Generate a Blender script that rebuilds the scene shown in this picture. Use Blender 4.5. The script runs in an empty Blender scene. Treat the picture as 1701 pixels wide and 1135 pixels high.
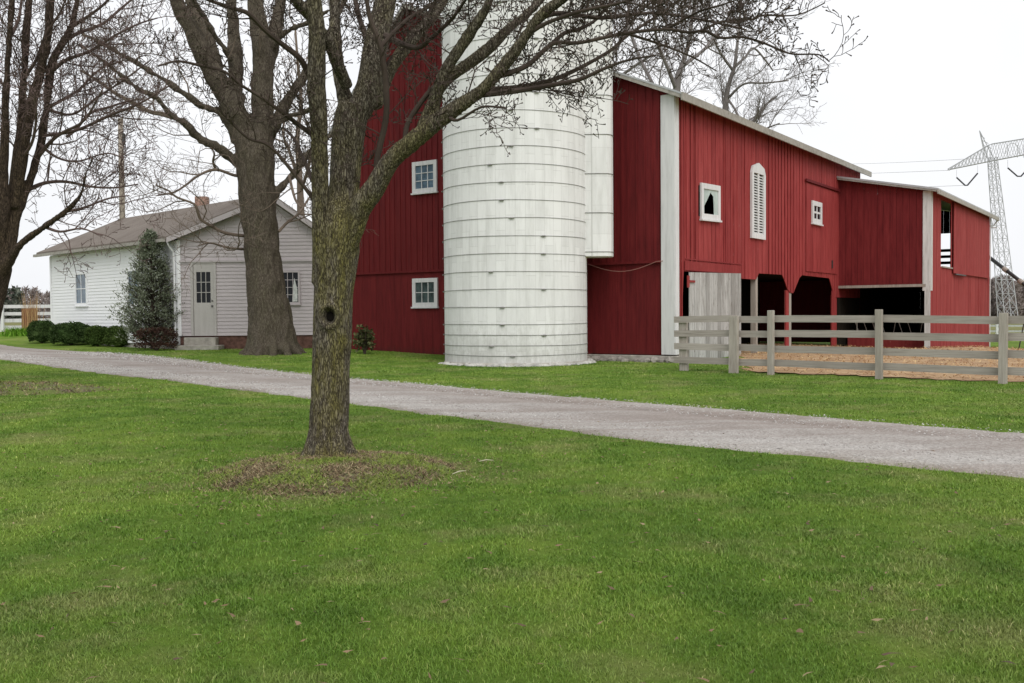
import bpy, math, random
import numpy as np
from mathutils import Vector, Matrix, noise as mn
R = math.radians
rng = np.random.default_rng(7)
random.seed(7)
scene = bpy.context.scene
col = scene.collection

# ------------------------------------------------------------------ camera
FPX, CX, CY, EYE, HOR, ROLL = 1610., 850.5, 567.5, 1.35, 520., .008
PIT = math.atan((CY - HOR) / FPX)
cam = bpy.data.cameras.new('camera'); co = bpy.data.objects.new('camera', cam); col.objects.link(co)
cam.sensor_width = 36; cam.lens = FPX / 1701 * 36; cam.clip_start = .05; cam.clip_end = 5000
co.matrix_world = Matrix.Translation((0, 0, EYE)) @ Matrix.Rotation(math.pi / 2 - PIT, 4, 'X') @ Matrix.Rotation(-ROLL, 4, 'Z')
scene.camera = co

def ss(x, a, b):
    t = np.clip((x - a) / (b - a), 0, 1); return t * t * (3 - 2 * t)
def gz(x, y):
    x = np.asarray(x, float); y = np.asarray(y, float)
    z = .17 * ss(y, 21, 30) * ss(-x, 0, 6)
    z = z + .5 * ss(y, 36, 47) * ss(-x, 12, 19)
    z = z - .5 * ss(x, 10, 22) * ss(y, 24, 42)
    z = z + .03 * np.sin(x * .5 + 1) * np.sin(y * .37) * ss(22 - y, 0, 6)
    return z
def G(x, y): return float(gz(x, y))
def ray(x, y):
    u = x - CX; v = CY - y; c, s = math.cos(ROLL), math.sin(ROLL)
    u, v = u * c + v * s, -u * s + v * c
    return Vector((u, FPX * math.cos(PIT) + v * math.sin(PIT), -FPX * math.sin(PIT) + v * math.cos(PIT))).normalized()
EYEP = Vector((0, 0, EYE))
def at(x, y, Y):
    r = ray(x, y); return EYEP + r * (Y / r.y)
def hit(x, y):
    """where a photo sight line meets the ground"""
    r = ray(x, y); t = 2.5; p = EYEP
    while t < 400:
        p = EYEP + r * t
        if p.z <= G(p.x, p.y): break
        t += .04 + t * .002
    return Vector((p.x, p.y, G(p.x, p.y)))

# ------------------------------------------------------------------ object helpers
def tag(o, label=None, cat=None, group=None, kind=None):
    if label: o['label'] = label
    if cat: o['category'] = cat
    if group: o['group'] = group
    if kind: o['kind'] = kind
    return o
def empty(name, loc, label, cat, group=None):
    o = bpy.data.objects.new(name, None); o.location = loc; o.empty_display_size = .2
    col.objects.link(o); return tag(o, label, cat, group)
class MB:
    def __init__(s): s.v = []; s.f = []; s.n = 0; s.r = []
    def add(s, verts, faces, rnd=None):
        b = s.n; s.v.extend([tuple(q) for q in verts]); s.n += len(verts)
        s.f.extend([tuple(i + b for i in q) for q in faces])
        rv = random.random() if rnd is None else rnd
        s.r.extend([rv] * len(verts)); return s
    def prism(s, poly, ext, rnd=None):
        poly = [Vector(q) for q in poly]; ext = Vector(ext); n = len(poly)
        vs = poly + [q + ext for q in poly]
        fs = [tuple(range(n))[::-1], tuple(range(n, 2 * n))] + [(i, (i + 1) % n, n + (i + 1) % n, n + i) for i in range(n)]
        nn = Vector((0, 0, 0))
        for i in range(n): nn += poly[i].cross(poly[(i + 1) % n])
        if nn.dot(ext) < 0: fs = [q[::-1] for q in fs]
        return s.add(vs, fs, rnd)
    def box(s, o, ux, uy, uz, rnd=None):
        o = Vector(o); ux = Vector(ux); uy = Vector(uy)
        return s.prism([o, o + ux, o + ux + uy, o + uy], uz, rnd)
    def cbox(s, c, sx, sy, sz, rnd=None):
        c = Vector(c)
        return s.box(c - Vector((sx / 2, sy / 2, sz / 2)), (sx, 0, 0), (0, sy, 0), (0, 0, sz), rnd)
    def tube(s, pts, rad, sides=8, cap=True, rnd=None):
        P = np.array([tuple(q) for q in pts], float); n = len(P)
        rd = np.full(n, rad, float) if np.isscalar(rad) else np.array(rad, float)
        T = np.gradient(P, axis=0) if n > 2 else np.repeat((P[1:2] - P[0:1]), n, 0)
        T /= np.linalg.norm(T, axis=1)[:, None] + 1e-9
        m = T.mean(0); up = np.eye(3)[np.argmin(np.abs(m))]
        A = np.cross(T, up); A /= np.linalg.norm(A, axis=1)[:, None] + 1e-9
        B = np.cross(T, A)
        th = np.arange(sides) * 2 * math.pi / sides
        V = P[:, None, :] + rd[:, None, None] * (np.cos(th)[None, :, None] * A[:, None, :] + np.sin(th)[None, :, None] * B[:, None, :])
        V = V.reshape(-1, 3)
        fs = []
        for i in range(n - 1):
            for j in range(sides):
                a = i * sides + j; b = i * sides + (j + 1) % sides
                fs.append((a, b, b + sides, a + sides))
        if cap: fs += [tuple(range(sides))[::-1], tuple(range((n - 1) * sides, n * sides))]
        return s.add(V.tolist(), fs, rnd)
    def mesh(s, name, loc=(0, 0, 0)):
        me = bpy.data.meshes.new(name); L = Vector(loc)
        me.from_pydata([(q[0] - L.x, q[1] - L.y, q[2] - L.z) for q in s.v], [], s.f)
        at_ = me.attributes.new('rnd', 'FLOAT', 'POINT'); at_.data.foreach_set('value', s.r)
        me.update(); return me
    def build(s, name, mat, parent=None, loc=None, smooth=False, bevel=0):
        L = Vector(loc) if loc is not None else Vector((0, 0, 0))
        if parent is not None:
            w = Vector((0, 0, 0)); pp_ = parent
            while pp_ is not None: w += Vector(pp_.location); pp_ = pp_.parent
            if loc is None: L = w.copy()
        me = s.mesh(name, L); me.materials.append(mat)
        if smooth: me.polygons.foreach_set('use_smooth', [True] * len(me.polygons))
        o = bpy.data.objects.new(name, me); col.objects.link(o)
        if parent is not None:
            o.parent = parent; o.location = L - w
        else: o.location = L
        if bevel:
            b = o.modifiers.new('bevel', 'BEVEL'); b.width = bevel; b.segments = 2; b.limit_method = 'ANGLE'
        return o
def np_mesh(name, V, loops, starts, totals, mat, attrs=None, smooth=False, parent=None, loc=None):
    me = bpy.data.meshes.new(name)
    V = np.asarray(V, np.float32)
    if loc is not None: V = V - np.array(tuple(loc), np.float32)
    me.vertices.add(len(V)); me.vertices.foreach_set('co', V.ravel())
    me.loops.add(len(loops)); me.loops.foreach_set('vertex_index', np.asarray(loops, np.int32))
    me.polygons.add(len(starts)); me.polygons.foreach_set('loop_start', np.asarray(starts, np.int32))
    me.update(calc_edges=True); me.validate()
    if smooth: me.polygons.foreach_set('use_smooth', [True] * len(me.polygons))
    for k, a in (attrs or {}).items():
        q = me.attributes.new(k, 'FLOAT', 'POINT'); q.data.foreach_set('value', np.asarray(a, np.float32))
    me.materials.append(mat)
    o = bpy.data.objects.new(name, me); col.objects.link(o)
    if parent is not None: o.parent = parent
    if loc is not None and parent is None: o.location = loc
    return o

# ------------------------------------------------------------------ materials
def mat(name):
    m = bpy.data.materials.new(name); m.use_nodes = True
    nt = m.node_tree; return m, nt, nt.nodes['Principled BSDF']
def nd(nt, t, **k):
    n = nt.nodes.new(t)
    for a, v in k.items(): setattr(n, a, v)
    return n
def ln(nt, a, b): nt.links.new(a, b)
def coords(nt, scale=(1, 1, 1), kind='Object', rot=(0, 0, 0)):
    tc = nd(nt, 'ShaderNodeTexCoord'); mp = nd(nt, 'ShaderNodeMapping')
    mp.inputs['Scale'].default_value = scale; mp.inputs['Rotation'].default_value = rot
    ln(nt, tc.outputs[kind], mp.inputs[0]); return mp.outputs[0]
def noise(nt, vec, scale, detail=4, rough=.6):
    n = nd(nt, 'ShaderNodeTexNoise'); n.inputs['Scale'].default_value = scale
    n.inputs['Detail'].default_value = detail; n.inputs['Roughness'].default_value = rough
    if vec is not None: ln(nt, vec, n.inputs['Vector'])
    return n.outputs['Fac']
def ramp(nt, fac, stops):
    r = nd(nt, 'ShaderNodeValToRGB'); e = r.color_ramp.elements
    while len(e) < len(stops): e.new(.5)
    for i, (p, c) in enumerate(stops):
        e[i].position = p; e[i].color = (*c, 1) if len(c) == 3 else c
    ln(nt, fac, r.inputs[0]); return r.outputs[0]
def mix(nt, fac, a, b, mode='MIX'):
    n = nd(nt, 'ShaderNodeMix', data_type='RGBA', blend_type=mode)
    for s, v in ((n.inputs[0], fac), (n.inputs[6], a), (n.inputs[7], b)):
        if hasattr(v, 'links'): ln(nt, v, s)
        elif isinstance(v, (int, float)): s.default_value = v
        else: s.default_value = (*v, 1)
    return n.outputs[2]
def mth(nt, op, a, b=None):
    n = nd(nt, 'ShaderNodeMath', operation=op)
    for s, v in ((n.inputs[0], a), (n.inputs[1], b)):
        if v is None: continue
        if hasattr(v, 'links'): ln(nt, v, s)
        else: s.default_value = v
    return n.outputs[0]
def bump(nt, h, bsdf, strength=.3, dist=.02):
    b = nd(nt, 'ShaderNodeBump'); b.inputs['Strength'].default_value = strength; b.inputs['Distance'].default_value = dist
    ln(nt, h, b.inputs['Height']); ln(nt, b.outputs[0], bsdf.inputs['Normal'])
def rnd_attr(nt):
    a = nd(nt, 'ShaderNodeAttribute'); a.attribute_name = 'rnd'; return a.outputs['Fac']
def paint(name, base=0, dark=0, light=0, rough=.7, var=.35, bsc=(30, 30, 1.5), streak=(7, 7, .7), chips=None, chip_at=.72, spec=.3, dirt=None, chipscale=(14, 14, 2)):
    """weathered painted wood: vertical streaks, per-board tone, chips of bare wood"""
    m, nt, b = mat(name)
    n1 = noise(nt, coords(nt, streak), 1.5, 5, .65)
    n2 = noise(nt, coords(nt, (1, 1, .6)), .7, 3)
    c = ramp(nt, n1, [(.28, dark), (.5, base), (.75, light)])
    c = mix(nt, mth(nt, 'MULTIPLY', rnd_attr(nt), var), c, dark)
    c = mix(nt, mth(nt, 'MULTIPLY', ramp(nt, n2, [(.35, (0, 0, 0)), (.7, (1, 1, 1))]), .35), c, light)
    if chips:
        n3 = noise(nt, coords(nt, chipscale), 2.2, 6, .7)
        f = ramp(nt, n3, [(chip_at, (0, 0, 0)), (chip_at + .05, (1, 1, 1))])
        c = mix(nt, f, c, chips)
    if dirt:
        sx = nd(nt, 'ShaderNodeSeparateXYZ'); ln(nt, coords(nt), sx.inputs[0])
        n4 = noise(nt, coords(nt, (3, 3, 1)), 2, 5)
        hgt = mth(nt, 'ADD', mth(nt, 'MULTIPLY', sx.outputs[2], -1.6), n4)
        f = ramp(nt, hgt, [(.0, (0, 0, 0)), (.55, (1, 1, 1))])
        c = mix(nt, mth(nt, 'MULTIPLY', f, .6), c, dirt)
    ln(nt, c, b.inputs['Base Color']); b.inputs['Roughness'].default_value = rough
    b.inputs['Specular IOR Level'].default_value = spec
    bump(nt, noise(nt, coords(nt, bsc), 2, 6, .7), b, .35, .01)
    return m
M = {}
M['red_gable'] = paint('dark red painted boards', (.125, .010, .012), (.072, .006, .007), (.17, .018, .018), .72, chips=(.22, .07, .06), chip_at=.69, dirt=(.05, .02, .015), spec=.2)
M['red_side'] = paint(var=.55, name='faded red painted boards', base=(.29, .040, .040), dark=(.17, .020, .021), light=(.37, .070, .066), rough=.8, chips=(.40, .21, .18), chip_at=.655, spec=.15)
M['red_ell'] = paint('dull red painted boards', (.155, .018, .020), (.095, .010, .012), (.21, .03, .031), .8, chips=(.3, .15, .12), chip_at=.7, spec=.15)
M['red_shed'] = paint('sun bleached red boards', (.28, .042, .041), (.18, .024, .024), (.35, .075, .07), .85, chips=(.4, .25, .2), chip_at=.69, spec=.12)
M['white'] = paint('white trim paint', (.66, .66, .67), (.5, .5, .5), (.74, .74, .74), .55, chips=(.42, .40, .37), chip_at=.72)
M['white_old'] = paint('weathered white paint', (.58, .58, .57), (.36, .36, .34), (.7, .7, .68), .65, chips=(.3, .27, .24), chip_at=.64)
M['grey_wood'] = paint('bare weathered grey wood', (.345, .31, .27), (.19, .165, .14), (.49, .45, .40), .9, streak=(16, 16, 1.1), chips=(.12, .11, .1), chip_at=.68, spec=.1)
M['grey_rail'] = paint(var=.6, name='weathered fence boards', base=(.37, .33, .295), dark=(.20, .175, .155), light=(.52, .475, .43), rough=.9, bsc=(1.5, 1.5, 40), streak=(1.0, 1.0, 22), chips=(.13, .115, .10), chip_at=.69, spec=.1, chipscale=(1.5, 1.5, 14))
M['pale_wood'] = paint(var=.8, name='half painted grey barn door', base=(.44, .435, .42), dark=(.17, .16, .145), light=(.64, .64, .63), rough=.85, streak=(10, 10, 1.3), chips=(.2, .18, .16), chip_at=.6, spec=.1, chipscale=(9, 9, 2.5))
M['inside'] = paint('shade darkened interior wood', (.018, .014, .011), (.01, .008, .006), (.035, .028, .022), .95, spec=.05)  # interior shade put into the near-black wood colour
M['house_white'] = paint('white lap siding', (.86, .865, .885), (.81, .82, .84), (.89, .895, .91), .5, streak=(1, 1, 3))
M['house_lilac'] = paint('pale taupe lap siding', (.50, .455, .465), (.44, .40, .41), (.56, .51, .52), .5, streak=(1, 1, 3))
M['door_paint'] = paint('greige door paint', (.46, .44, .42), (.42, .4, .38), (.5, .48, .46), .45)

def simple(name, c, rough=.7, metal=0, spec=.5, var=.25, sc=8, bmp=.15):
    m, nt, b = mat(name)
    n1 = noise(nt, coords(nt), sc, 5)
    d = tuple(q * (1 - var) for q in c); l = tuple(min(1, q * (1 + var)) for q in c)
    ln(nt, ramp(nt, n1, [(.3, d), (.7, l)]), b.inputs['Base Color'])
    b.inputs['Roughness'].default_value = rough; b.inputs['Metallic'].default_value = metal
    b.inputs['Specular IOR Level'].default_value = spec
    if bmp: bump(nt, noise(nt, coords(nt), sc * 4, 4), b, bmp, .01)
    return m
M['glass'] = simple('dark window glass', (.012, .014, .017), .1, 0, .22, .1, 2, 0)
M['glass_blue'] = simple('old glass with painted sky', (.10, .15, .20), .12, 0, .5, .45, 3, .02)  # blue base colour paints in the sky's reflection
M['glass_lower'] = simple('dusty window glass', (.06, .085, .085), .15, 0, .4, .5, 5, .03)
M['curtain'] = simple('pale curtain cloth', (.6, .62, .6), .9)
M['dusty_pane'] = simple('dusty torn plastic sheet', (.42, .5, .47), .5, 0, .4, .2, 3)
M['roof_edge'] = paint('weathered fascia board', (.33, .31, .28), (.17, .155, .13), (.42, .4, .36), .75, streak=(5, 5, 5), chips=(.15, .13, .11), chip_at=.66)
M['metal_roof'] = simple('galvanised roof sheet', (.42, .43, .44), .45, .3, .5, .15, 2)
M['soffit'] = simple('soffit boards toned for shade', (.07, .05, .045), .9)  # dark brown carries the shadow under the eave
M['concrete'] = simple('old concrete', (.36, .34, .30), .9, 0, .2, .3, 5, .4)
M['stone'] = simple('field stone', (.27, .25, .225), .9, 0, .2, .45, 4, .5)
M['stone_pale'] = simple('chipped whitewashed stone', (.46, .45, .42), .9, 0, .2, .4, 3, .5)
M['brick'] = simple('brown brick', (.13, .07, .055), .9, 0, .2, .4, 9, .4)
M['chimney'] = simple('orange brick', (.40, .25, .20), .9)
M['steel'] = simple('galvanised tower steel', (.48, .49, .51), .6, .0, .5, .1, 2, 0)
M['dark_metal'] = simple('dark metal', (.05, .05, .05), .5, .4)
M['insulator'] = simple('dark insulator', (.03, .03, .035), .4)
M['wire'] = simple('dark cable', (.12, .11, .11), .6, 0, .3, .1, 2, 0)
M['red_wire'] = simple('faded red cable', (.28, .13, .11), .6, 0, .3, .1, 2, 0)
M['pole'] = simple('old utility pole wood', (.27, .235, .195), .9, 0, .1, .3, 3)
M['hoop'] = simple('painted steel hoop', (.22, .215, .205), .6, .0, .3, .3, 6, 0)
M['rust'] = simple('rusty brown steel', (.20, .085, .045), .8, 0, .2, .35, 3)
M['black'] = simple('painted hollow dark', (.012, .01, .009), 1, 0, 0, .1, 5, 0)  # flat black that paints the dark inside hollows

# shingles
m, nt, b = mat('brown shingles')
br = nd(nt, 'ShaderNodeTexBrick'); br.inputs['Scale'].default_value = 1
br.inputs['Brick Width'].default_value = .3; br.inputs['Row Height'].default_value = .14; br.inputs['Mortar Size'].default_value = .008
br.inputs['Color1'].default_value = (.17, .145, .125, 1); br.inputs['Color2'].default_value = (.215, .185, .16, 1); br.inputs['Mortar'].default_value = (.11, .09, .08, 1)
ln(nt, coords(nt), br.inputs['Vector'])
ln(nt, mix(nt, .45, br.outputs[0], ramp(nt, noise(nt, coords(nt), 1.2, 6), [(.3, (.14, .115, .10)), (.7, (.25, .22, .195))])), b.inputs['Base Color'])
b.inputs['Roughness'].default_value = .95; b.inputs['Specular IOR Level'].default_value = .1
M['shingle'] = m

# bark
def bark(name, c_dark, c_mid, c_light, moss, moss_amt, sc=1., top=3.2):
    m, nt, b = mat(name)
    v = coords(nt, (64 * sc, 64 * sc, 14 * sc))
    vo = nd(nt, 'ShaderNodeTexVoronoi', feature='DISTANCE_TO_EDGE'); vo.inputs['Scale'].default_value = 1
    w = nd(nt, 'ShaderNodeVectorMath', operation='MULTIPLY_ADD'); nn = nd(nt, 'ShaderNodeTexNoise'); nn.inputs['Scale'].default_value = .9; nn.inputs['Detail'].default_value = 5
    ln(nt, v, nn.inputs['Vector']); ln(nt, nn.outputs['Color'], w.inputs[0]); w.inputs[1].default_value = (2.6, 2.6, 2.6); ln(nt, v, w.inputs[2]); ln(nt, w.outputs[0], vo.inputs['Vector'])
    n1 = noise(nt, coords(nt, (34 * sc, 34 * sc, 5 * sc)), 1.6, 9, .75)
    h = mth(nt, 'ADD', mth(nt, 'MULTIPLY', ramp(nt, vo.outputs[0], [(0, (0, 0, 0)), (.22, (1, 1, 1))]), .38), mth(nt, 'MULTIPLY', n1, .9))
    c = ramp(nt, h, [(.38, c_dark), (.68, c_mid), (.95, c_light)])
    n2 = noise(nt, coords(nt, (2.2 * sc, 2.2 * sc, .7 * sc)), 1.7, 8, .75)
    sz = nd(nt, 'ShaderNodeSeparateXYZ'); ln(nt, coords(nt), sz.inputs[0])
    low = ramp(nt, mth(nt, 'MULTIPLY', sz.outputs[2], 1 / top), [(.55, (1, 1, 1)), (1, (.35, .35, .35))])
    f = mth(nt, 'MULTIPLY', ramp(nt, n2, [(.42, (0, 0, 0)), (.60, (1, 1, 1))]), low)
    c = mix(nt, mth(nt, 'MULTIPLY', f, moss_amt), c, mix(nt, ramp(nt, h, [(.4, (0, 0, 0)), (.85, (1, 1, 1))]), tuple(q * 1.3 for q in c_dark), moss))
    ln(nt, c, b.inputs['Base Color']); b.inputs['Roughness'].default_value = .95; b.inputs['Specular IOR Level'].default_value = .1
    bump(nt, h, b, .9, .02 / sc)
    return m
M['bark_near'] = bark('furrowed mossy bark', (.024, .019, .014), (.115, .097, .075), (.29, .26, .21), (.25, .225, .055), .85, 1.)
M['bark_mid'] = bark('old maple bark', (.055, .044, .034), (.12, .10, .078), (.185, .158, .125), (.13, .125, .07), .45, .5, 8)
M['bark_left'] = bark('dark fruit tree bark', (.024, .018, .015), (.075, .055, .043), (.14, .1, .08), (.13, .1, .04), .3, .6, 6)
M['twig'] = simple('reddish brown twigs', (.075, .057, .048), .9, 0, .1, .35, 3, 0)
M['twig_mid'] = simple('grey brown twigs', (.16, .125, .10), .9, 0, .1, .3, 1.5, 0)
M['twig_left'] = simple('purple brown twigs', (.12, .085, .078), .9, 0, .1, .35, 2, 0)
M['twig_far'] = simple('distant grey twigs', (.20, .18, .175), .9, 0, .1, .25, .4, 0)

def foliage(name, stops, trans=.25):
    m, nt, b = mat(name)
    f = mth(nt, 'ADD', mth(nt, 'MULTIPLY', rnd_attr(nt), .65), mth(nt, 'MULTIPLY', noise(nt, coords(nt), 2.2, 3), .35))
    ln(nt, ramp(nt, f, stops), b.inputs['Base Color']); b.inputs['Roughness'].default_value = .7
    b.inputs['Specular IOR Level'].default_value = .06
    return m
M['boxwood'] = foliage('boxwood leaves', [(.15, (.014, .028, .008)), (.5, (.038, .068, .02)), (.85, (.08, .12, .04))])
M['boxwood_b'] = foliage('brighter boxwood leaves', [(.15, (.018, .034, .008)), (.5, (.05, .085, .02)), (.85, (.10, .14, .04))])
M['spruce'] = foliage('grey green needles', [(.1, (.055, .068, .036)), (.42, (.145, .17, .11)), (.8, (.36, .39, .31))])
M['barberry'] = foliage('dark purple brown twiggy leaves', [(.15, (.02, .011, .009)), (.5, (.055, .03, .024)), (.85, (.11, .06, .04))])
M['bud_shrub'] = foliage('sparse budding leaves', [(.15, (.03, .035, .015)), (.5, (.08, .085, .035)), (.85, (.16, .17, .08))])
M['daylily'] = foliage('fresh bright green leaves', [(.15, (.06, .15, .01)), (.5, (.11, .26, .02)), (.85, (.2, .36, .05))])
M['woods_pine'] = foliage('distant evergreens', [(.15, (.06, .075, .06)), (.5, (.1, .115, .09)), (.85, (.15, .16, .13))])
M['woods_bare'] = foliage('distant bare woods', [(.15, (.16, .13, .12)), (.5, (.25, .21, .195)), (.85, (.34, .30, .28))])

# lawn ground and blades
def lawncolor(nt, blade):
    P = coords(nt, kind='Object')
    big = noise(nt, P, .35, 4, .6); med = noise(nt, P, 1.7, 5, .65); dry = noise(nt, P, .8, 6, .7)
    c = ramp(nt, mth(nt, 'ADD', mth(nt, 'MULTIPLY', big, .55), mth(nt, 'MULTIPLY', med, .45)),
             [(.36, (.074, .150, .018)), (.48, (.120, .218, .027)), (.6, (.188, .287, .042))])
    c = mix(nt, mth(nt, 'MULTIPLY', ramp(nt, dry, [(.50, (0, 0, 0)), (.66, (1, 1, 1))]), .48), c, (.33, .31, .13))
    return c
m, nt, b = mat('lawn soil and thatch')
c = lawncolor(nt, False)
c = mix(nt, .24, c, ramp(nt, noise(nt, coords(nt, (1, 1, 1)), 14, 8, .75), [(.3, (.035, .05, .012)), (.7, (.19, .20, .07))]))
ln(nt, c, b.inputs['Base Color']); b.inputs['Roughness'].default_value = 1; b.inputs['Specular IOR Level'].default_value = .05
bump(nt, noise(nt, coords(nt), 22, 8, .8), b, .8, .05)
M['lawn'] = m
m, nt, b = mat('grass blades')
c = lawncolor(nt, True)
rv = rnd_attr(nt)
c = mix(nt, 1, c, ramp(nt, rv, [(0, (.68, .72, .68)), (.5, (1, 1, 1)), (.93, (1.25, 1.2, 1.2)), (1, (2.1, 1.55, 2.8))]), 'MULTIPLY')
ln(nt, c, b.inputs['Base Color']); b.inputs['Roughness'].default_value = .55; b.inputs['Specular IOR Level'].default_value = .25
M['blade'] = m

m, nt, b = mat('gravel')
P = coords(nt)
vo = nd(nt, 'ShaderNodeTexVoronoi'); vo.inputs['Scale'].default_value = 42; ln(nt, P, vo.inputs['Vector'])
c = ramp(nt, vo.outputs['Color'], [(.1, (.25, .23, .21)), (.5, (.39, .37, .35)), (.9, (.55, .53, .505))])
c = mix(nt, .4, c, ramp(nt, noise(nt, P, 3, 8, .75), [(.3, (.29, .265, .245)), (.7, (.48, .46, .44))]))
c = mix(nt, mth(nt, 'MULTIPLY', ramp(nt, noise(nt, coords(nt, (.16, 1.9, 1), rot=(0, 0, R(52))), 1.0, 5), [(.42, (0, 0, 0)), (.62, (1, 1, 1))]), .5), c, (.25, .205, .18))
tr = mth(nt, 'ADD', rnd_attr(nt), mth(nt, 'MULTIPLY', mth(nt, 'SUBTRACT', noise(nt, coords(nt, (.5, .5, 1)), 1.5, 4), .5), .22))
c = mix(nt, 1, c, ramp(nt, tr, [(0, (.80, .74, .66)), (.08, (1.08, 1.06, 1.03)), (.26, (.80, .74, .71)), (.42, (1.0, .97, .95)), (.56, (.93, .9, .88)), (.74, (1.12, 1.11, 1.1)), (.93, (1.1, 1.09, 1.07)), (1, (.78, .74, .66))]), 'MULTIPLY')
ln(nt, c, b.inputs['Base Color']); b.inputs['Roughness'].default_value = .95; b.inputs['Specular IOR Level'].default_value = .15
bump(nt, mth(nt, 'ADD', vo.outputs['Distance'], noise(nt, P, 60, 4)), b, .7, .02)
M['gravel'] = m
m, nt, b = mat('gravel stones')
ln(nt, ramp(nt, rnd_attr(nt), [(0, (.19, .17, .155)), (.5, (.38, .36, .34)), (1, (.6, .58, .55))]), b.inputs['Base Color']); b.inputs['Roughness'].default_value = .9
M['pebble'] = m
m, nt, b = mat('barnyard straw dirt')
c = ramp(nt, noise(nt, coords(nt), 1.6, 8, .7), [(.3, (.20, .11, .055)), (.5, (.40, .255, .135)), (.7, (.54, .40, .24))])
ln(nt, c, b.inputs['Base Color']); b.inputs['Roughness'].default_value = 1; bump(nt, noise(nt, coords(nt), 18, 6), b, .8, .05)
M['yard'] = m
m, nt, b = mat('straw')
ln(nt, ramp(nt, rnd_attr(nt), [(0, (.22, .10, .045)), (.5, (.43, .26, .12)), (1, (.62, .45, .22))]), b.inputs['Base Color']); b.inputs['Roughness'].default_value = .9
M['straw'] = m
m, nt, b = mat('mulch and dead grass')
c = ramp(nt, noise(nt, coords(nt), 9, 8, .8), [(.3, (.06, .045, .03)), (.5, (.16, .13, .08)), (.7, (.32, .28, .16))])
c = mix(nt, ramp(nt, noise(nt, coords(nt), 2.4, 5), [(.42, (0, 0, 0)), (.56, (1, 1, 1))]), c, (.15, .19, .04))
ln(nt, c, b.inputs['Base Color']); b.inputs['Roughness'].default_value = 1; bump(nt, noise(nt, coords(nt), 30, 8), b, 1, .05)
M['mulch'] = m
m, nt, b = mat('dead stems')
ln(nt, ramp(nt, rnd_attr(nt), [(0, (.06, .038, .022)), (.35, (.20, .13, .07)), (.72, (.42, .35, .2)), (.8, (.22, .25, .05)), (1, (.16, .25, .03))]), b.inputs['Base Color']); b.inputs['Roughness'].default_value = .95
M['deadstem'] = m
M['field'] = simple('spring field', (.17, .17, .07), 1, 0, .05, .3, .05, 0)

# silo staves
m, nt, b = mat('white painted concrete staves')
tc = nd(nt, 'ShaderNodeTexCoord'); sx = nd(nt, 'ShaderNodeSeparateXYZ'); ln(nt, tc.outputs['Object'], sx.inputs[0])
ang = mth(nt, 'ARCTAN2', sx.outputs[1], sx.outputs[0]); u = mth(nt, 'MULTIPLY', ang, 1.925)
cb = nd(nt, 'ShaderNodeCombineXYZ'); ln(nt, sx.outputs[2], cb.inputs[0]); ln(nt, u, cb.inputs[1])
bk = nd(nt, 'ShaderNodeTexBrick'); bk.inputs['Scale'].default_value = 1; bk.inputs['Brick Width'].default_value = .76
bk.inputs['Row Height'].default_value = .252; bk.inputs['Mortar Size'].default_value = .004; bk.inputs['Mortar Smooth'].default_value = .3
bk.inputs['Color1'].default_value = (.73, .73, .725, 1); bk.inputs['Color2'].default_value = (.80, .80, .795, 1); bk.inputs['Mortar'].default_value = (.58, .58, .57, 1)
ln(nt, cb.outputs[0], bk.inputs['Vector'])
c = mix(nt, mth(nt, 'MULTIPLY', ramp(nt, noise(nt, coords(nt, (2.5, 2.5, .35)), 1.6, 6, .7), [(.46, (0, 0, 0)), (.75, (1, 1, 1))]), .55), bk.outputs[0], (.46, .46, .44))
n5 = noise(nt, coords(nt, (4, 4, 2)), 3, 7, .75)
hz = mth(nt, 'ADD', mth(nt, 'MULTIPLY', sx.outputs[2], -.55), mth(nt, 'MULTIPLY', n5, 1.5))
c = mix(nt, mth(nt, 'MULTIPLY', ramp(nt, hz, [(.15, (0, 0, 0)), (.8, (1, 1, 1))]), .6), c, (.37, .365, .33))
c = mix(nt, mth(nt, 'MULTIPLY', ramp(nt, noise(nt, coords(nt, (1, 1, 1)), 9, 8, .8), [(.62, (0, 0, 0)), (.7, (1, 1, 1))]), .4), c, (.38, .36, .32))
ln(nt, c, b.inputs['Base Color']); b.inputs['Roughness'].default_value = .7; b.inputs['Specular IOR Level'].default_value = .25
bump(nt, mth(nt, 'ADD', mth(nt, 'MULTIPLY', bk.outputs['Fac'], -1), mth(nt, 'MULTIPLY', noise(nt, coords(nt), 20, 4), .15)), b, .4, .01)
M['stave'] = m

# ------------------------------------------------------------------ world and sun
w = bpy.data.worlds.new('World'); scene.world = w; w.use_nodes = True
nt = w.node_tree; bg = nt.nodes['Background']
sky = nd(nt, 'ShaderNodeTexSky'); sky.sky_type = 'NISHITA'; sky.sun_disc = False
SUN_EL, SUN_AZ = R(46), R(160)       # azimuth clockwise from +Y
sky.sun_elevation = SUN_EL; sky.sun_rotation = SUN_AZ; sky.dust_density = 4; sky.air_density = 1.5
tc = nd(nt, 'ShaderNodeTexCoord')
cl = noise(nt, tc.outputs['Generated'], 1.6, 5, .55)
cloud = ramp(nt, cl, [(.34, (8.9, 9.1, 9.5)), (.5, (9.7, 9.8, 10.1)), (.66, (10.6, 10.65, 10.8))])
for e in nt.nodes:
    pass
ln(nt, mix(nt, .93, sky.outputs[0], cloud), bg.inputs[0]); bg.inputs[1].default_value = .105
sun = bpy.data.lights.new('sun', 'SUN'); sun.energy = 1.7; sun.angle = R(40); sun.color = (1, .97, .92)
so = bpy.data.objects.new('sun', sun); col.objects.link(so)
d = Vector((math.sin(SUN_AZ) * math.cos(SUN_EL), math.cos(SUN_AZ) * math.cos(SUN_EL), math.sin(SUN_EL)))
so.rotation_euler = d.to_track_quat('Z', 'Y').to_euler()
scene.view_settings.view_transform = 'Standard'; scene.view_settings.look = 'None'; scene.view_settings.exposure = 0; scene.view_settings.gamma = 1
scene.cycles.use_denoising = True
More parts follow.
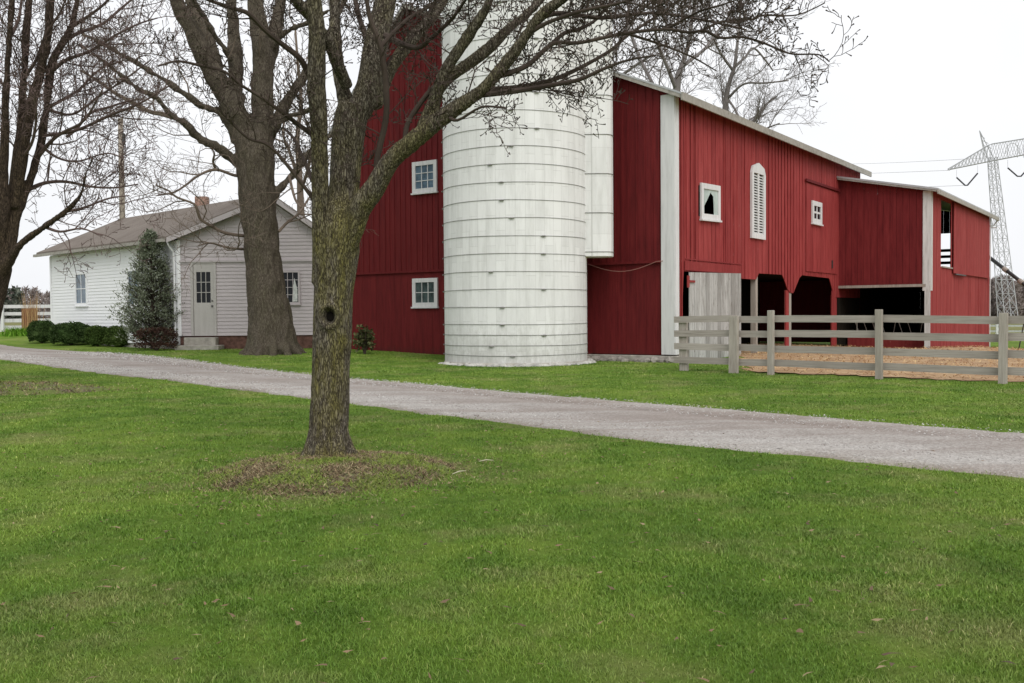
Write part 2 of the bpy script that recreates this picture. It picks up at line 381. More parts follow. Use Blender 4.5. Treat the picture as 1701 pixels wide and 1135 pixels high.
scene.cycles.max_bounces = 6

# ------------------------------------------------------------------ ground
def axis(lo, hi, n0, n1, step, far):
    c = list(np.arange(n0, n1 + 1e-6, step)); g = step; x = n1
    while x < hi: g *= 1.35; x += min(g, far); c.append(min(x, hi))
    g = step; x = n0
    while x > lo: g *= 1.35; x -= min(g, far); c.insert(0, max(x, lo))
    return np.array(sorted(set(np.round(c, 4))))
def sheet(xs, ys, zf):
    X, Y = np.meshgrid(xs, ys); V = np.stack([X, Y, zf(X, Y)], -1).reshape(-1, 3)
    nx, ny = len(xs), len(ys); i = np.arange(nx - 1)[None, :] + nx * np.arange(ny - 1)[:, None]
    q = np.stack([i, i + 1, i + 1 + nx, i + nx], -1).reshape(-1)
    return V, q
xs = axis(-900, 900, -24, 24, .5, 120); ys = axis(-60, 1600, -4, 50, .5, 120)
V, q = sheet(xs, ys, gz)
tag(np_mesh('lawn', V, q, np.arange(0, len(q), 4), None, M['lawn']), kind='structure')
# far fields start beyond the buildings, a sheet just above the lawn
xs = axis(-880, 880, -60, 60, 2, 120); ys = axis(62, 1580, 62, 90, 2, 120)
V, q = sheet(xs, ys, lambda a, b_: gz(a, b_) + .02)
tag(np_mesh('field', V, q, np.arange(0, len(q), 4), None, M['field']), kind='structure')

# driveway: two traced edges, resampled
up = [(-600, 531), (-300, 545), (0, 572), (100, 582), (300, 597), (510, 622), (600, 631), (850, 652), (1100, 672), (1300, 688), (1500, 706), (1701, 720), (2100, 752), (2900, 820)]
lo = [(-600, 545), (-300, 566), (0, 598), (100, 612), (300, 635), (510, 663), (700, 688), (850, 705), (1100, 738), (1300, 757), (1500, 778), (1701, 797), (2100, 840), (2900, 935)]
def edge_pts(l, n=240):
    P = [hit(*q) for q in l]; P = [q for q in P if q.length < 120]
    A = np.array([tuple(q)[:2] for q in P]); D = np.r_[0, np.cumsum(np.linalg.norm(np.diff(A, axis=0), axis=1))]
    t = np.linspace(0, D[-1], n); k = np.stack([np.interp(t, D, A[:, i]) for i in (0, 1)], 1)
    for _ in range(6): k[1:-1] = (k[:-2] + 2 * k[1:-1] + k[2:]) / 4
    return k
EU, EL = edge_pts(up), edge_pts(lo)
E_ = np.random.default_rng(3)
def ragged(E, s):
    n = len(E); w_ = np.array([mn.noise(Vector((i * .35, s, 0))) * .13 + mn.noise(Vector((i * 1.3, s, 5))) * .09 for i in range(n)])
    T = np.gradient(E, axis=0); T /= np.linalg.norm(T, axis=1)[:, None]
    return E + np.stack([-T[:, 1], T[:, 0]], 1) * w_[:, None]
EU2, EL2 = ragged(edge_pts(up, 600), 1), ragged(edge_pts(lo, 600), 2)
nr = 14; rows = []
for k in range(nr):
    t = k / (nr - 1); P = EU2 * (1 - t) + EL2 * t
    crown = .035 * math.sin(math.pi * t) ** .5 if 0 < t < 1 else 0
    rut = -.018 * (math.exp(-((t - .28) / .09) ** 2) + math.exp(-((t - .72) / .09) ** 2))
    rows.append(np.c_[P, gz(P[:, 0], P[:, 1]) + (.012 + max(crown + rut, 0) if 0 < k < nr - 1 else -.004)])
V = np.stack(rows, 0).reshape(-1, 3); nx = 600
i = np.arange(nx - 1)[None, :] + nx * np.arange(nr - 1)[:, None]
q = np.stack([i, i + nx, i + 1 + nx, i + 1], -1).reshape(-1)
tag(np_mesh('driveway', V, q, np.arange(0, len(q), 4), None, M['gravel'], {'rnd': np.repeat(np.arange(nr) / (nr - 1), nx)}, smooth=True), kind='structure')
DRV = np.r_[EU, EL[::-1]]
def inpoly(P, poly):
    x, y = P[:, 0], P[:, 1]; ins = np.zeros(len(P), bool); n = len(poly); j = n - 1
    for i in range(n):
        xi, yi = poly[i]; xj, yj = poly[j]
        if yi != yj:
            c = ((yi > y) != (yj > y)) & (x < (xj - xi) * (y - yi) / (yj - yi) + xi); ins ^= c
        j = i
    return ins

# ------------------------------------------------------------------ the barn's own frame
PHI = R(35)
A_ = Vector((-math.cos(PHI), math.sin(PHI), 0)); B_ = Vector((math.sin(PHI), math.cos(PHI), 0)); Z_ = Vector((0, 0, 1))
C_ = Vector((4.35, 25.81, 0))
def bp(s, t, z): return C_ + A_ * s + B_ * t + Z_ * z      # s along gable to the left, t along the side wall, z up
EL0 = 14.6; EW = 3.36; EV = 12.7
def under(s):     # underside of main roof
    if s < 5: return 7.15 + .43 * s
    if s < 9.2: return 9.30 + .43 * (s - 5)
    return 11.106 - 1.1 * (s - 9.2)
barn = empty('barn', C_, 'long red board barn with white corner boards, open bays and a shed wing at right', 'barn')
def boards(mb, P, n, length, w, bot, top, cuts=(), jit=.006, gap=.007, batten=0, th=.025, start=0):
    """vertical boards: P(x, z, off) -> point; bot/top functions of x; cuts = (x0,x1,z0,z1) openings"""
    x = start
    while x < length - .01:
        bw = w * random.uniform(.85, 1.15); x1 = min(x + bw, length)
        off = random.uniform(0, jit); a, b2 = x + gap / 2, x1 - gap / 2
        z0a, z0b, z1a, z1b = bot(a), bot(b2), top(a), top(b2)
        segs = [(z0a, z0b, z1a, z1b)]
        for (c0, c1, d0, d1) in cuts:
            m_ = (a + b2) / 2
            if c0 < m_ < c1:
                ns = []
                for g in segs:
                    if d0 > min(g[0], g[1]) + .02: ns.append((g[0], g[1], min(d0, g[2]), min(d0, g[3])))
                    if d1 < max(g[2], g[3]) - .02: ns.append((max(d1, g[0]), max(d1, g[1]), g[2], g[3]))
                segs = ns
        rv = random.random()
        for (p, q_, r_, s_) in segs:
            if r_ - p < .02: continue
            mb.prism([P(a, p, off), P(b2, q_, off), P(b2, s_, off), P(a, r_, off)], n * -th, rv)
            if batten:
                mb.prism([P(b2 - batten / 2, q_, off + .018), P(b2 + batten / 2, q_, off + .018), P(b2 + batten / 2, s_, off + .018), P(b2 - batten / 2, s_, off + .018)], n * -.02, random.random())
        x = x1
NG = -B_; NS = -A_      # outward normals of gable and side wall
# gable wall: upper boards and battens, lower boards slightly set back, belt board
mb = MB(); W_ = 12.2
boards(mb, lambda x, z, o: bp(x, 0, z) + NG * (.03 + o), NG, W_, .23, lambda x: 2.72, lambda x: under(x) - .02, batten=.05)
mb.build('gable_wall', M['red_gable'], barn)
mb = MB()
boards(mb, lambda x, z, o: bp(x, 0, z) + NG * o, NG, W_, .3, lambda x: .19 if x < 2.9 else .02, lambda x: 2.70, jit=.004, gap=.004)
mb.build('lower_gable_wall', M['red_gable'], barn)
MB().box(bp(0, 0, 2.66) + NG * .028, A_ * W_, NG * .045, Z_ * .07).build('belt_board', M['red_gable'], barn)
# side wall
def sbot(t):
    for (a, za), (b2, zb) in zip(SB[:-1], SB[1:]):
        if a <= t <= b2: return za + (zb - za) * (t - a) / max(b2 - a, 1e-6)
    return 2.6
SB = [(0, .19), (.5, .19), (.501, 2.44), (4.45, 2.44), (4.451, 2.34), (5.95, 2.34), (5.951, 2.54), (8.3, 2.56), (8.9, 1.97), (9.34, 1.95), (10.1, 2.6), (13.4, 2.57), (14.1, 1.85), (14.6, 1.85), (18.0, 1.85)]
mb = MB()
boards(mb, lambda x, z, o: bp(0, x, z) + NS * o, NS, 17.6, .3, sbot, lambda x: 7.13, cuts=[(1.65, 2.85, 4.0, 4.86)], jit=.014, batten=.0, gap=.022)
mb.build('side_wall', M['red_side'], barn)
mb = MB()      # thin battens and irregular nailed strips on the side wall
t = .35
while t < 14.4:
    if not (1.5 < t < 3.0 or 5.2 < t < 6.7 or 10.5 < t < 14.4):
        mb.prism([bp(0, t, max(sbot(t), sbot(t + .05)) + .02) + NS * .014, bp(0, t + .045, max(sbot(t), sbot(t + .05)) + .02) + NS * .014, bp(0, t + .045, 7.1) + NS * .014, bp(0, t, 7.1) + NS * .014], NS * .018)
    t += random.choice([.3, .31, .29, .6])
mb.build('batten_strips', M['red_side'], barn)
mb = MB()
mb.box(bp(0, .6, 2.76) + NS * .016, B_ * 4.0, NS * .02, Z_ * .03); mb.box(bp(0, .55, 2.47) + NS * .016, B_ * 3.95, NS * .025, Z_ * .25)
mb.build('door_header', M['red_side'], barn)
# unseen walls that close the building
mb = MB()
mb.box(bp(12.2, 0, 0), B_ * 17.6, A_ * -.05, Z_ * 7.4)
mb.prism([bp(0, 17.6, 0), bp(12.2, 17.6, 0), bp(12.2, 17.6, 7.4), bp(9.2, 17.6, 11.0), bp(5, 17.6, 9.2), bp(0, 17.6, 7.0)], B_ * -.05)
mb.build('rear_wall', M['red_gable'], barn)
mb = MB()  # upper floors added to keep the bays below dark
mb.prism([bp(.05, .1, 2.62), bp(12.1, .1, 2.62), bp(12.1, 17.5, 2.62), bp(.05, 17.5, 2.62)], Z_ * .1)
mb.box(bp(4.2, .3, 0), B_ * 17, A_ * .05, Z_ * 2.6)
mb.box(bp(.2, 4.3, 0), A_ * 4, B_ * .05, Z_ * 2.6)
mb.prism([bp(-EW + .05, EL0 + .1, 2.33), bp(-.03, EL0 + .1, 2.33), bp(-.03, EL0 + EV - .1, 2.33), bp(-EW + .05, EL0 + EV - .1, 2.33)], Z_ * .08)
mb.prism([bp(-.0, EL0 - .0, -.7), bp(0, EL0 + EV, -.7), bp(0, EL0 + EV, 6.4), bp(0, EL0, 6.4)], A_ * .06)
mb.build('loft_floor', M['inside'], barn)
mb = MB()  # unseen sheets added behind the boards to stop light leaks
mb.prism([bp(.1, .04, 2.6), bp(12.1, .04, 2.6), bp(12.1, .04, 7.7), bp(9.2, .04, 11.0), bp(5, .04, 9.2), bp(.1, .04, 7.1)], B_ * .02)
mb.prism([bp(.1, .04, .1), bp(12.1, .04, .1), bp(12.1, .04, 2.6), bp(.1, .04, 2.6)], B_ * .02)
for (a, b2, c, d_) in ((.1, 1.6, 2.66, 7.1), (2.9, 14.5, 2.66, 7.1), (1.6, 2.9, 2.66, 3.95), (1.6, 2.9, 4.9, 7.1)): mb.box(bp(.03, a, c), B_ * (b2 - a), A_ * .02, Z_ * (d_ - c))
mb.box(bp(-.05, EL0 + .03, 2.35), A_ * -(EW - .1), B_ * .02, Z_ * 3.4)
for (a, b2, c, d_) in ((.1, 1.8, -.7, 5.7), (3.8, EV - .1, -.7, 5.7), (1.8, 3.8, -.7, 2.95)): mb.box(bp(-EW + .03, EL0 + a, c), B_ * (b2 - a), A_ * .02, Z_ * (d_ - c))
mb.build('leak_backing', M['inside'], barn)
# corner boards
mb = MB(); mb.box(bp(0, 0, .2) + NG * .052 + NS * .03, A_ * .40, NG * .03, Z_ * 6.9); mb.box(bp(0, 0, .2) + NS * .014 + NG * .05, B_ * .22, NS * .03, Z_ * 6.9)
mb.build('corner_board', M['white'], barn, bevel=.004)
# bay posts
for (tt, ww, mm) in ((5.9, .16, 'grey_wood'), (9.02, .2, 'grey_wood'), (14.22, .24, 'red_side')):
    z1 = sbot(tt + ww / 2) + .1
    MB().box(bp(.02, tt, -.3) , B_ * ww, A_ * .18, Z_ * (z1 + .3)).build('bay_post', M[mm], barn, bevel=.008)
MB().box(bp(.022, 8.72, -.1), B_ * .26, A_ * .06, Z_ * 2.15).build('bay_board', M['red_side'], barn)
MB().box(bp(-.02, 13.75, -.1) , B_ * .4, A_ * .04, Z_ * 2.2).build('bay_board', M['red_side'], barn)
# big grey sliding door
d0 = MB()
boards(d0, lambda x, z, o: bp(0, x, z) + NS * (.075 + o), NS, 4.42, .27, lambda x: -.02 + .03 * abs(math.sin(x * 7)), lambda x: 2.40 + .02 * x, start=.72, jit=.012, gap=.012)
dd = d0.build('barn_door', M['pale_wood'], barn); dd['label'] = 'pale grey unpainted plank door'
for z in (2.0, .3): MB().box(bp(0, .72, z) + NS * .02, B_ * 3.7, NS * .028, Z_ * .14).build('door_rail', M['grey_wood'], dd)
mb = MB(); mb.box(bp(0, .6, 2.14) + NS * .1, B_ * .42, NS * .02, Z_ * .06); mb.box(bp(0, .52, 2.0) + NS * .1, B_ * .14, NS * .02, Z_ * .32)
mb.build('hinge', M['red_shed'], dd)
# roof: main slabs follow the rake
def slab(mb, P0, P1, t0, t1, th):
    mb.prism([bp(P0[0], t0, P0[1]), bp(P1[0], t0, P1[1]), bp(P1[0], t0, P1[1] + th), bp(P0[0], t0, P0[1] + th)], B_ * (t1 - t0))
mb = MB(); rk = [(-.36, under(-.36)), (5, 9.30), (9.2, 11.106), (12.6, under(12.6))]
for p, q_ in zip(rk[:-1], rk[1:]): slab(mb, p, q_, -.3, 17.9, .05)
rf = mb.build('roof', M['metal_roof'], barn)
mb = MB()
for p, q_ in zip(rk[:-1], rk[1:]): slab(mb, (p[0], p[1] - .10), (q_[0], q_[1] - .10), -.29, -.235, .11)
mb.build('rake_board', M['roof_edge'], rf)
mb = MB(); mb.box(bp(-.34, -.34, under(-.36) - .15), B_ * 18.2, A_ * -.05, Z_ * .20); mb.build('fascia', M['roof_edge'], rf)
mb = MB(); mb.prism([bp(-.335, -.28, under(-.36) - .035), bp(.02, -.28, under(0) - .035), bp(.02, -.28, under(0) - .01), bp(-.335, -.28, under(-.36) - .01)], B_ * 18.0)
mb.build('soffit', M['soffit'], rf)

# windows (frame + pane), general
def window(parent, P, n, x0, x1, z0, z1, fw, paint_, glass, cols=2, rws=2, mw=.03, name='window', sill=True, proud=.05, skew=0):
    mb = MB()
    pt = lambda x, z, o: P(x, z) + Z_ * (skew * (x - x0)) + n * o
    for (a, b2, c, d_) in ((x0, x0 + fw, z0, z1), (x1 - fw, x1, z0, z1), (x0 + fw, x1 - fw, z1 - fw, z1), (x0 + fw, x1 - fw, z0, z0 + fw)):
        mb.prism([pt(a, c, .0), pt(b2, c, 0), pt(b2, d_, 0), pt(a, d_, 0)], n * (proud + .005))
    if sill: mb.prism([pt(x0 - .03, z0 - .05, 0), pt(x1 + .03, z0 - .05, 0), pt(x1 + .03, z0, 0), pt(x0 - .03, z0, 0)], n * (proud + .04))
    ix0, ix1, iz0, iz1 = x0 + fw, x1 - fw, z0 + fw, z1 - fw
    for k in range(1, cols):
        c = ix0 + (ix1 - ix0) * k / cols
        mb.prism([pt(c - mw / 2, iz0, 0), pt(c + mw / 2, iz0, 0), pt(c + mw / 2, iz1, 0), pt(c - mw / 2, iz1, 0)], n * (proud - .012))
    for k in range(1, rws):
        c = iz0 + (iz1 - iz0) * k / rws
        mb.prism([pt(ix0, c - mw / 2, 0), pt(ix1, c - mw / 2, 0), pt(ix1, c + mw / 2, 0), pt(ix0, c + mw / 2, 0)], n * (proud - .014))
    fr = mb.build(name, paint_, parent)
    if glass:
        MB().prism([pt(ix0, iz0, 0), pt(ix1, iz0, 0), pt(ix1, iz1, 0), pt(ix0, iz1, 0)], n * (proud - .03)).build('pane', glass, fr)
    return fr
PG = lambda x, z: bp(x, 0, z) + NG * .045
f1 = window(barn, PG, NG, 8.07, 9.07, 5.17, 6.15, .13, M['white'], M['glass_blue'], 3, 3, .022); f1['label'] = 'white framed upper window, sky reflection painted into the panes'
f2 = window(barn, lambda x, z: bp(x, 0, z) + NG * .006, NG, 8.12, 9.15, 1.57, 2.47, .13, M['white'], M['glass_lower'], 3, 2, .022); f2['label'] = 'white framed lower window beside the silo'
PS = lambda x, z: bp(0, x, z) + NS * .014
f3 = window(barn, PS, NS, 1.57, 2.9, 3.93, 4.93, .15, M['white'], None, 1, 1, skew=.03); f3['label'] = 'crooked white window frame with a torn sheet'
P3 = lambda x, z: bp(0, x, z) + NS * .03 + Z_ * .03 * (x - 1.57)
mb = MB()
mb.prism([P3(1.7, 4.06), P3(1.82, 4.06), P3(1.82, 4.3), P3(2.28, 4.72), P3(2.28, 4.8), P3(1.7, 4.8)], NS * .006)
mb.prism([P3(2.28, 4.68), P3(2.45, 4.6), P3(2.5, 4.06), P3(2.77, 4.06), P3(2.77, 4.8), P3(2.28, 4.8)], NS * .006)
mb.build('torn_sheet', M['dusty_pane'], f3)
# sliding hay door with its track and little window
hd = MB()
boards(hd, lambda x, z, o: bp(0, x, z) + NS * (.04 + o), NS, 14.3, .38, lambda x: 2.75, lambda x: 5.88, start=10.62, jit=.006, gap=.012)
hd = hd.build('hay_door', M['red_side'], barn)
MB().box(bp(0, 10.5, 5.92) + NS * .04, B_ * 4.0, NS * .06, Z_ * .09).build('door_track', M['red_gable'], hd)
f4 = window(barn, lambda x, z: bp(0, x, z) + NS * .046, NS, 11.15, 12.25, 4.5, 5.3, .17, M['white'], M['glass'], 2, 2, .07); f4['label'] = 'small four light window'
mb = MB(); mb.box(bp(0, 13.55, 2.95) + NS * .05, B_ * .08, NS * .03, Z_ * .3); mb.build('door_latch', M['dark_metal'], hd)
# louvre
mb = MB(); x0, x1 = 5.33, 6.5
for a in ((x0, x0 + .16), (x1 - .16, x1)): mb.prism([PS(a[0], 3.62), PS(a[1], 3.62), PS(a[1], 5.66), PS(a[0], 5.66)], NS * .07)
mb.prism([PS(x0, 5.66), PS(x1, 5.66), PS(x1 - .1, 5.86), PS((x0 + x1) / 2, 6.0), PS(x0 + .1, 5.86)], NS * .07)
mb.prism([PS(x0 + .16, 3.62), PS(x1 - .16, 3.62), PS(x1 - .16, 3.78), PS(x0 + .16, 3.78)], NS * .07)
mb.prism([PS(5.87, 3.78), PS(5.96, 3.78), PS(5.96, 5.66), PS(5.87, 5.66)], NS * .06)
lv = mb.build('louvred_vent', M['white'], barn); lv['label'] = 'tall white louvred vent with a pointed top'
mb = MB(); z = 3.82
while z < 5.62:
    for a in ((x0 + .165, 5.865), (5.965, x1 - .165)):
        mb.prism([PS(a[0], z) + NS * .008, PS(a[0], z + .012) + NS * .008, PS(a[0], z - .05 + .012) + NS * .05, PS(a[0], z - .05) + NS * .05], B_ * (a[1] - a[0]))
    z += .085
mb.build('louvre_slats', M['white_old'], lv)
MB().prism([PS(x0 + .165, 3.79), PS(x1 - .165, 3.79), PS(x1 - .165, 5.65), PS(x0 + .165, 5.65)], NS * .004).build('vent_dark', M['black'], lv)  # black sheet painting the dark between the slats
# foundation
mb = MB(); mb.box(bp(-.06, -.05, -.3) + NG * .03, A_ * 2.95, B_ * .3, Z_ * .47)
fo = mb.build('foundation', M['concrete'], barn, bevel=.02)
mb = MB()
def rock(mb, c, r, seed):
    ph = [(-1, 0, 0), (1, 0, 0), (0, -1, 0), (0, 1, 0), (0, 0, -1), (0, 0, 1)]
    import itertools
    vs = []; fs = []
    n1, n2 = 7, 5
    for i in range(n2 + 1):
        for j in range(n1):
            th = math.pi * i / n2; p_ = 2 * math.pi * j / n1
            d_ = Vector((math.sin(th) * math.cos(p_), math.sin(th) * math.sin(p_), math.cos(th)))
            k = 1 + .35 * mn.noise(d_ * 1.3 + Vector((seed * 3.1, seed, 0)))
            vs.append(Vector(c) + Vector((d_.x * r[0], d_.y * r[1], d_.z * r[2])) * k)
    for i in range(n2):
        for j in range(n1):
            a = i * n1 + j; b2 = i * n1 + (j + 1) % n1; fs.append((a, a + n1, b2 + n1, b2))
    mb.add(vs, fs)
for k in range(16):
    s_ = -.1 + k * .2 + random.uniform(-.05, .05)
    c = bp(s_, -.2 - random.random() * .12, .02); rock(mb, c, (random.uniform(.1, .2), random.uniform(.08, .14), random.uniform(.07, .13)), k)
mb.build('footing_stones', M['stone'], fo)

# shed wing (ell)
def ep(u, v, z): return bp(-u, EL0 + v, z)
und2 = lambda u: 6.46 - .205 * u
mb = MB(); boards(mb, lambda x, z, o: ep(x, 0, z) + NG * o, NG, EW, .25, lambda x: 2.28 - .03 * x, lambda x: und2(x) - .01, jit=.012, gap=.009)
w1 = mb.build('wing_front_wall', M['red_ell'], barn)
MB().box(ep(-.0, -.03, 2.2), A_ * -3.2, NG * .03, Z_ * .1).build('bay_lintel', M['grey_wood'], w1)
mb = MB(); boards(mb, lambda x, z, o: ep(EW, x, z) + NS * o, NS, EV, .26, lambda x: -.7, lambda x: und2(EW) - .01, cuts=[(1.85, 3.75, 3.0, 5.56)], jit=.012, gap=.009)
w2 = mb.build('wing_side_wall', M['red_shed'], barn)
mb = MB(); boards(mb, lambda x, z, o: ep(EW, x, z) + NS * (.09 + o), NS, 12.2, .3, lambda x: 2.80, lambda x: 5.62, start=3.8, jit=.004, gap=.006)
sd = mb.build('sliding_door', M['red_shed'], w2)
MB().box(ep(EW, 4.0, 2.74) + NS * .09, B_ * 2.1, NS * .05, Z_ * .05).build('door_guide', M['dark_metal'], w2)
MB().box(ep(EW, 1.85, 2.97) + NS * .0, B_ * 1.95, NS * .06, Z_ * .05).build('opening_sill', M['grey_wood'], w2)
mb = MB()
eo = (.75, 2.35, 3.1, 5.05)
boards(mb, lambda x, z, o: ep(x, EV, z) + B_ * o, B_, EW, .26, lambda x: -.7, lambda x: und2(x) - .02, cuts=[eo])
mb.box(ep(0, 0, -.7), B_ * 0.0001 + B_ * .0, A_ * .0001, Z_ * .0001) if False else None
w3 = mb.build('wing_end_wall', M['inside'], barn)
mb = MB()
for z in (3.25, 3.55, 3.85, 4.15): mb.box(ep(.7, EV - .06, z), A_ * -1.7, B_ * .03, Z_ * .14)
mb.build('loft_rail', M['inside'], w3)
mb = MB(); mb.box(ep(EW, 0, 2.05) + NG * .014 + NS * .02, A_ * .29, NG * .03, Z_ * 3.68); mb.box(ep(EW, 0, 2.05) + NS * .014, B_ * .17, NS * .02, Z_ * 3.68)
mb.box(ep(EW, 0, -.3) + NG * .014, A_ * .2, NG * .025, Z_ * 2.35)
mb.build('corner_board', M['white_old'], barn)
MB().box(ep(EW, EV, -.6) + NS * .02, B_ * .1, NS * .03, Z_ * 6.3).build('corner_board', M['white'], barn)
mb = MB()
mb.prism([ep(-.2, -.28, und2(-.2)), ep(EW + .3, -.28, und2(EW + .3)), ep(EW + .3, -.28, und2(EW + .3) + .07), ep(-.2, -.28, und2(-.2) + .07)], B_ * (EV + 1.0))
r2 = mb.build('wing_roof', M['metal_roof'], barn)
mb = MB(); mb.prism([ep(.02, -.27, und2(0) - .07), ep(EW + .28, -.27, und2(EW + .28) - .07), ep(EW + .28, -.27, und2(EW + .28)-.002), ep(.02, -.27, und2(0)-.002)], B_ * .04)
mb.box(ep(EW + .27, -.29, und2(EW + .3) - .14), B_ * (EV + 1.0), A_ * -.05, Z_ * .16)
mb.build('fascia', M['roof_edge'], r2)
mb = MB(); mb.box(ep(EW, EV + .15, 5.2), A_ * -.3, B_ * .05, Z_ * .05); mb.tube([ep(EW + .3, EV + .6, 5.65), ep(EW + .1, EV + .5, 5.35), ep(EW, EV + .2, 5.3)], .035, 6)
mb.build('roof_bracket', M['white_old'], r2)
# low board inside the wing bay and far-side feed rack
mb = MB(); mb.box(ep(.1, .9, -.4), A_ * -3.1, B_ * .04, Z_ * .85); mb.build('kick_board', M['red_side'], barn)
mb = MB()
for k in range(9):
    u0 = .4 + k * .33; mb.tube([ep(u0, 1.4, .45), ep(u0 + random.choice([-.15, .15]), 1.2, 1.05)], .014, 5)
mb.tube([ep(.3, 1.2, 1.05), ep(3.1, 1.2, 1.05)], .018, 5); mb.tube([ep(.3, 1.4, .45), ep(3.1, 1.4, .45)], .018, 5)
for u0 in (.35, 3.05): mb.tube([ep(u0, 1.3, -.3), ep(u0, 1.3, 1.05)], .03, 5)
rk_ = mb.build('hay_rack', M['grey_wood'], loc=ep(1.7, 1.3, -.3)); tag(rk_, 'thin slatted feed rack in the open bay of the barn wing', 'feed rack')
# sagging cable
pts = [bp(2.6 - k / 12 * 2.3, -.12, 2.70 - .24 * math.sin(math.pi * min(k / 12 * 1.08, 1))) for k in range(13)]
cb_ = MB().tube(pts, .011, 5).build('cable', M['red_wire'], loc=pts[0]); tag(cb_, 'thin cable sagging across the red gable wall below the chute', 'cable')

# ------------------------------------------------------------------ silo
SC = Vector((.11, 26.25, 0)); SR = 1.925
silo = empty('silo', SC, 'tall white painted stave silo ringed with steel hoops, against the red gable', 'silo')
def ringmesh(prof, sides, c):
    mb = MB(); vs = []; fs = []
    for (r, z) in prof:
        for j in range(sides):
            a = 2 * math.pi * j / sides; vs.append((c.x + r * math.cos(a), c.y + r * math.sin(a), z))
    for i in range(len(prof) - 1):
        for j in range(sides):
            a = i * sides + j; b2 = i * sides + (j + 1) % sides; fs.append((a, b2, b2 + sides, a + sides))
    mb.add(vs, fs, .5); return mb
ringmesh([(SR, .08), (SR, 13.6)], 96, SC).build('stave_wall', M['stave'], silo, smooth=True)
ringmesh([(SR + .1, 13.5), (SR + .02, 13.62), (SR * .86, 14.4), (SR * .5, 15.1), (.02, 15.4)], 48, SC).build('dome_roof', M['metal_roof'], silo, smooth=True)
zs = [.27, .52, .79, 1.06] + [1.50 + k * .447 for k in range(27)]
for z in zs:
    mb = MB(); wob = random.random() * 6
    pts = [(SC.x + (SR + .010) * math.cos(a), SC.y + (SR + .010) * math.sin(a), z + .006 * math.sin(3 * a + wob)) for a in np.linspace(0, 2 * math.pi, 73)]
    mb.tube(pts, .0065, 5, cap=False)
    for a in (random.choice([-1.9, -1.75, -1.62, -1.28, -1.2]), random.choice([3.12, 3.2]), .9):
        q0 = [(SC.x + (SR + .03) * math.cos(a + e), SC.y + (SR + .03) * math.sin(a + e), z - .012) for e in (-.035, -.015, .015, .035)]
        mb.tube(q0, [.010, .022, .022, .010], 6)
    mb.build('hoop', M['hoop'], silo)
mb = ringmesh([(SR - .1, .10), (SR - .01, .10), (SR + .03, .04), (SR + .05, -.3)], 64, SC)
ft = mb.build('footing', M['concrete'], silo)
mb = MB()
for k in range(40):
    a = -math.pi * (k / 40) + .15 + random.uniform(-.03, .03); r = SR + .08 + random.uniform(-.05, .05)
    rock(mb, SC + Vector((r * math.cos(a), r * math.sin(a), .0)), (random.uniform(.07, .17), random.uniform(.06, .11), random.uniform(.05, .10)), k + 40)
mb.build('footing_stones', M['stone_pale'], ft)
# chute
mb = MB(); ca = -.06; cd = Vector((math.cos(ca), math.sin(ca), 0)); cn = Vector((-math.sin(ca), math.cos(ca), 0))
arc = []
for k in range(9):
    a = -math.pi / 2 + math.pi * k / 8; arc.append(SC + cd * (2.18 + .46 * math.cos(a) ** .5 if abs(math.cos(a)) > 1e-6 else 2.18) + cn * (.42 * math.sin(a)))
poly = [SC + cd * 1.8 + cn * -.42] + arc + [SC + cd * 1.8 + cn * .42]
mb.prism([p + Z_ * 2.83 for p in poly], Z_ * 10.8, .5)
ch = mb.build('chute', M['stave'], silo, bevel=.01)
for z in [2.95 + k * 1.03 for k in range(10)]:
    mb = MB(); pc = SC + cd * 2.2
    mb.tube([p + (p - pc).normalized() * .012 + Z_ * (z) for p in poly], .009, 5); mb.build('band', M['hoop'], ch)

# ------------------------------------------------------------------ house
HY = 31.5
hc = hit(297, 584); HY = hc.y + 1.9
k_ = HY / FPX
def hx(x): return (x - CX) * k_
def hz_(x, y): return at(x, y, HY).z
X0, X1 = at(297, 500, HY).x, at(552, 500, HY).x
LD = Vector((-7.6, 7.3, 0)) * (HY / 31.5); LL = LD.length; LDn = LD.normalized()
gh = .16
house = empty('farmhouse', (X0, HY, gh), 'small white single storey farmhouse with a brown shingle roof', 'house')
zE = at(287, 397, HY).z; PK = at(455, 328, HY); zEr = zE - .05
FT = at(400, 557.5, HY).z
def lap(mb, P, n, length, z0, top, h=.125, cuts=()):
    """horizontal lap siding: wedge boards; top(x) gives the roof line"""
    z = z0
    zmax = max(top(0), top(length), max(top(length * i / 20) for i in range(21)))
    while z < zmax:
        z1 = z + h
        xs_ = [length * i / 60 for i in range(61)]; ok = [x for x in xs_ if top(x) >= z + .02]
        if ok:
            a, b2 = min(ok), max(ok); segs = [(a, b2)]
            for (c0, c1, d0, d1) in cuts:
                if d0 < z + h / 2 < d1: segs = [g for s in segs for g in ((s[0], min(s[1], c0)), (max(s[0], c1), s[1])) if g[1] - g[0] > .01]
            for (a, b2) in segs:
                mb.prism([P(a, z) + n * .024, P(a, z) , P(a, z1) , P(a, z1) + n * .004], (P(b2, z) - P(a, z)), random.random())
        z = z1
nF = Vector((0, -1, 0)); PF = lambda x, z: Vector((X0 + x, HY, z))
WL = X1 - X0
pkx = PK.x - X0
topF = lambda x: zE + (PK.z - zE) * (x + .25) / (pkx + .25) - .06 if x < pkx else PK.z - (PK.z - zEr) * (x - pkx) / (WL - pkx) - .06
def lx(x): return at(x, 500, HY).x - X0
DX0, DX1, DZ0, DZ1 = lx(317.5), lx(360), FT - .02, at(340, 438, HY).z
WX0, WX1, WZ0, WZ1 = lx(467), lx(499), at(485, 505, HY).z, at(485, 450, HY).z
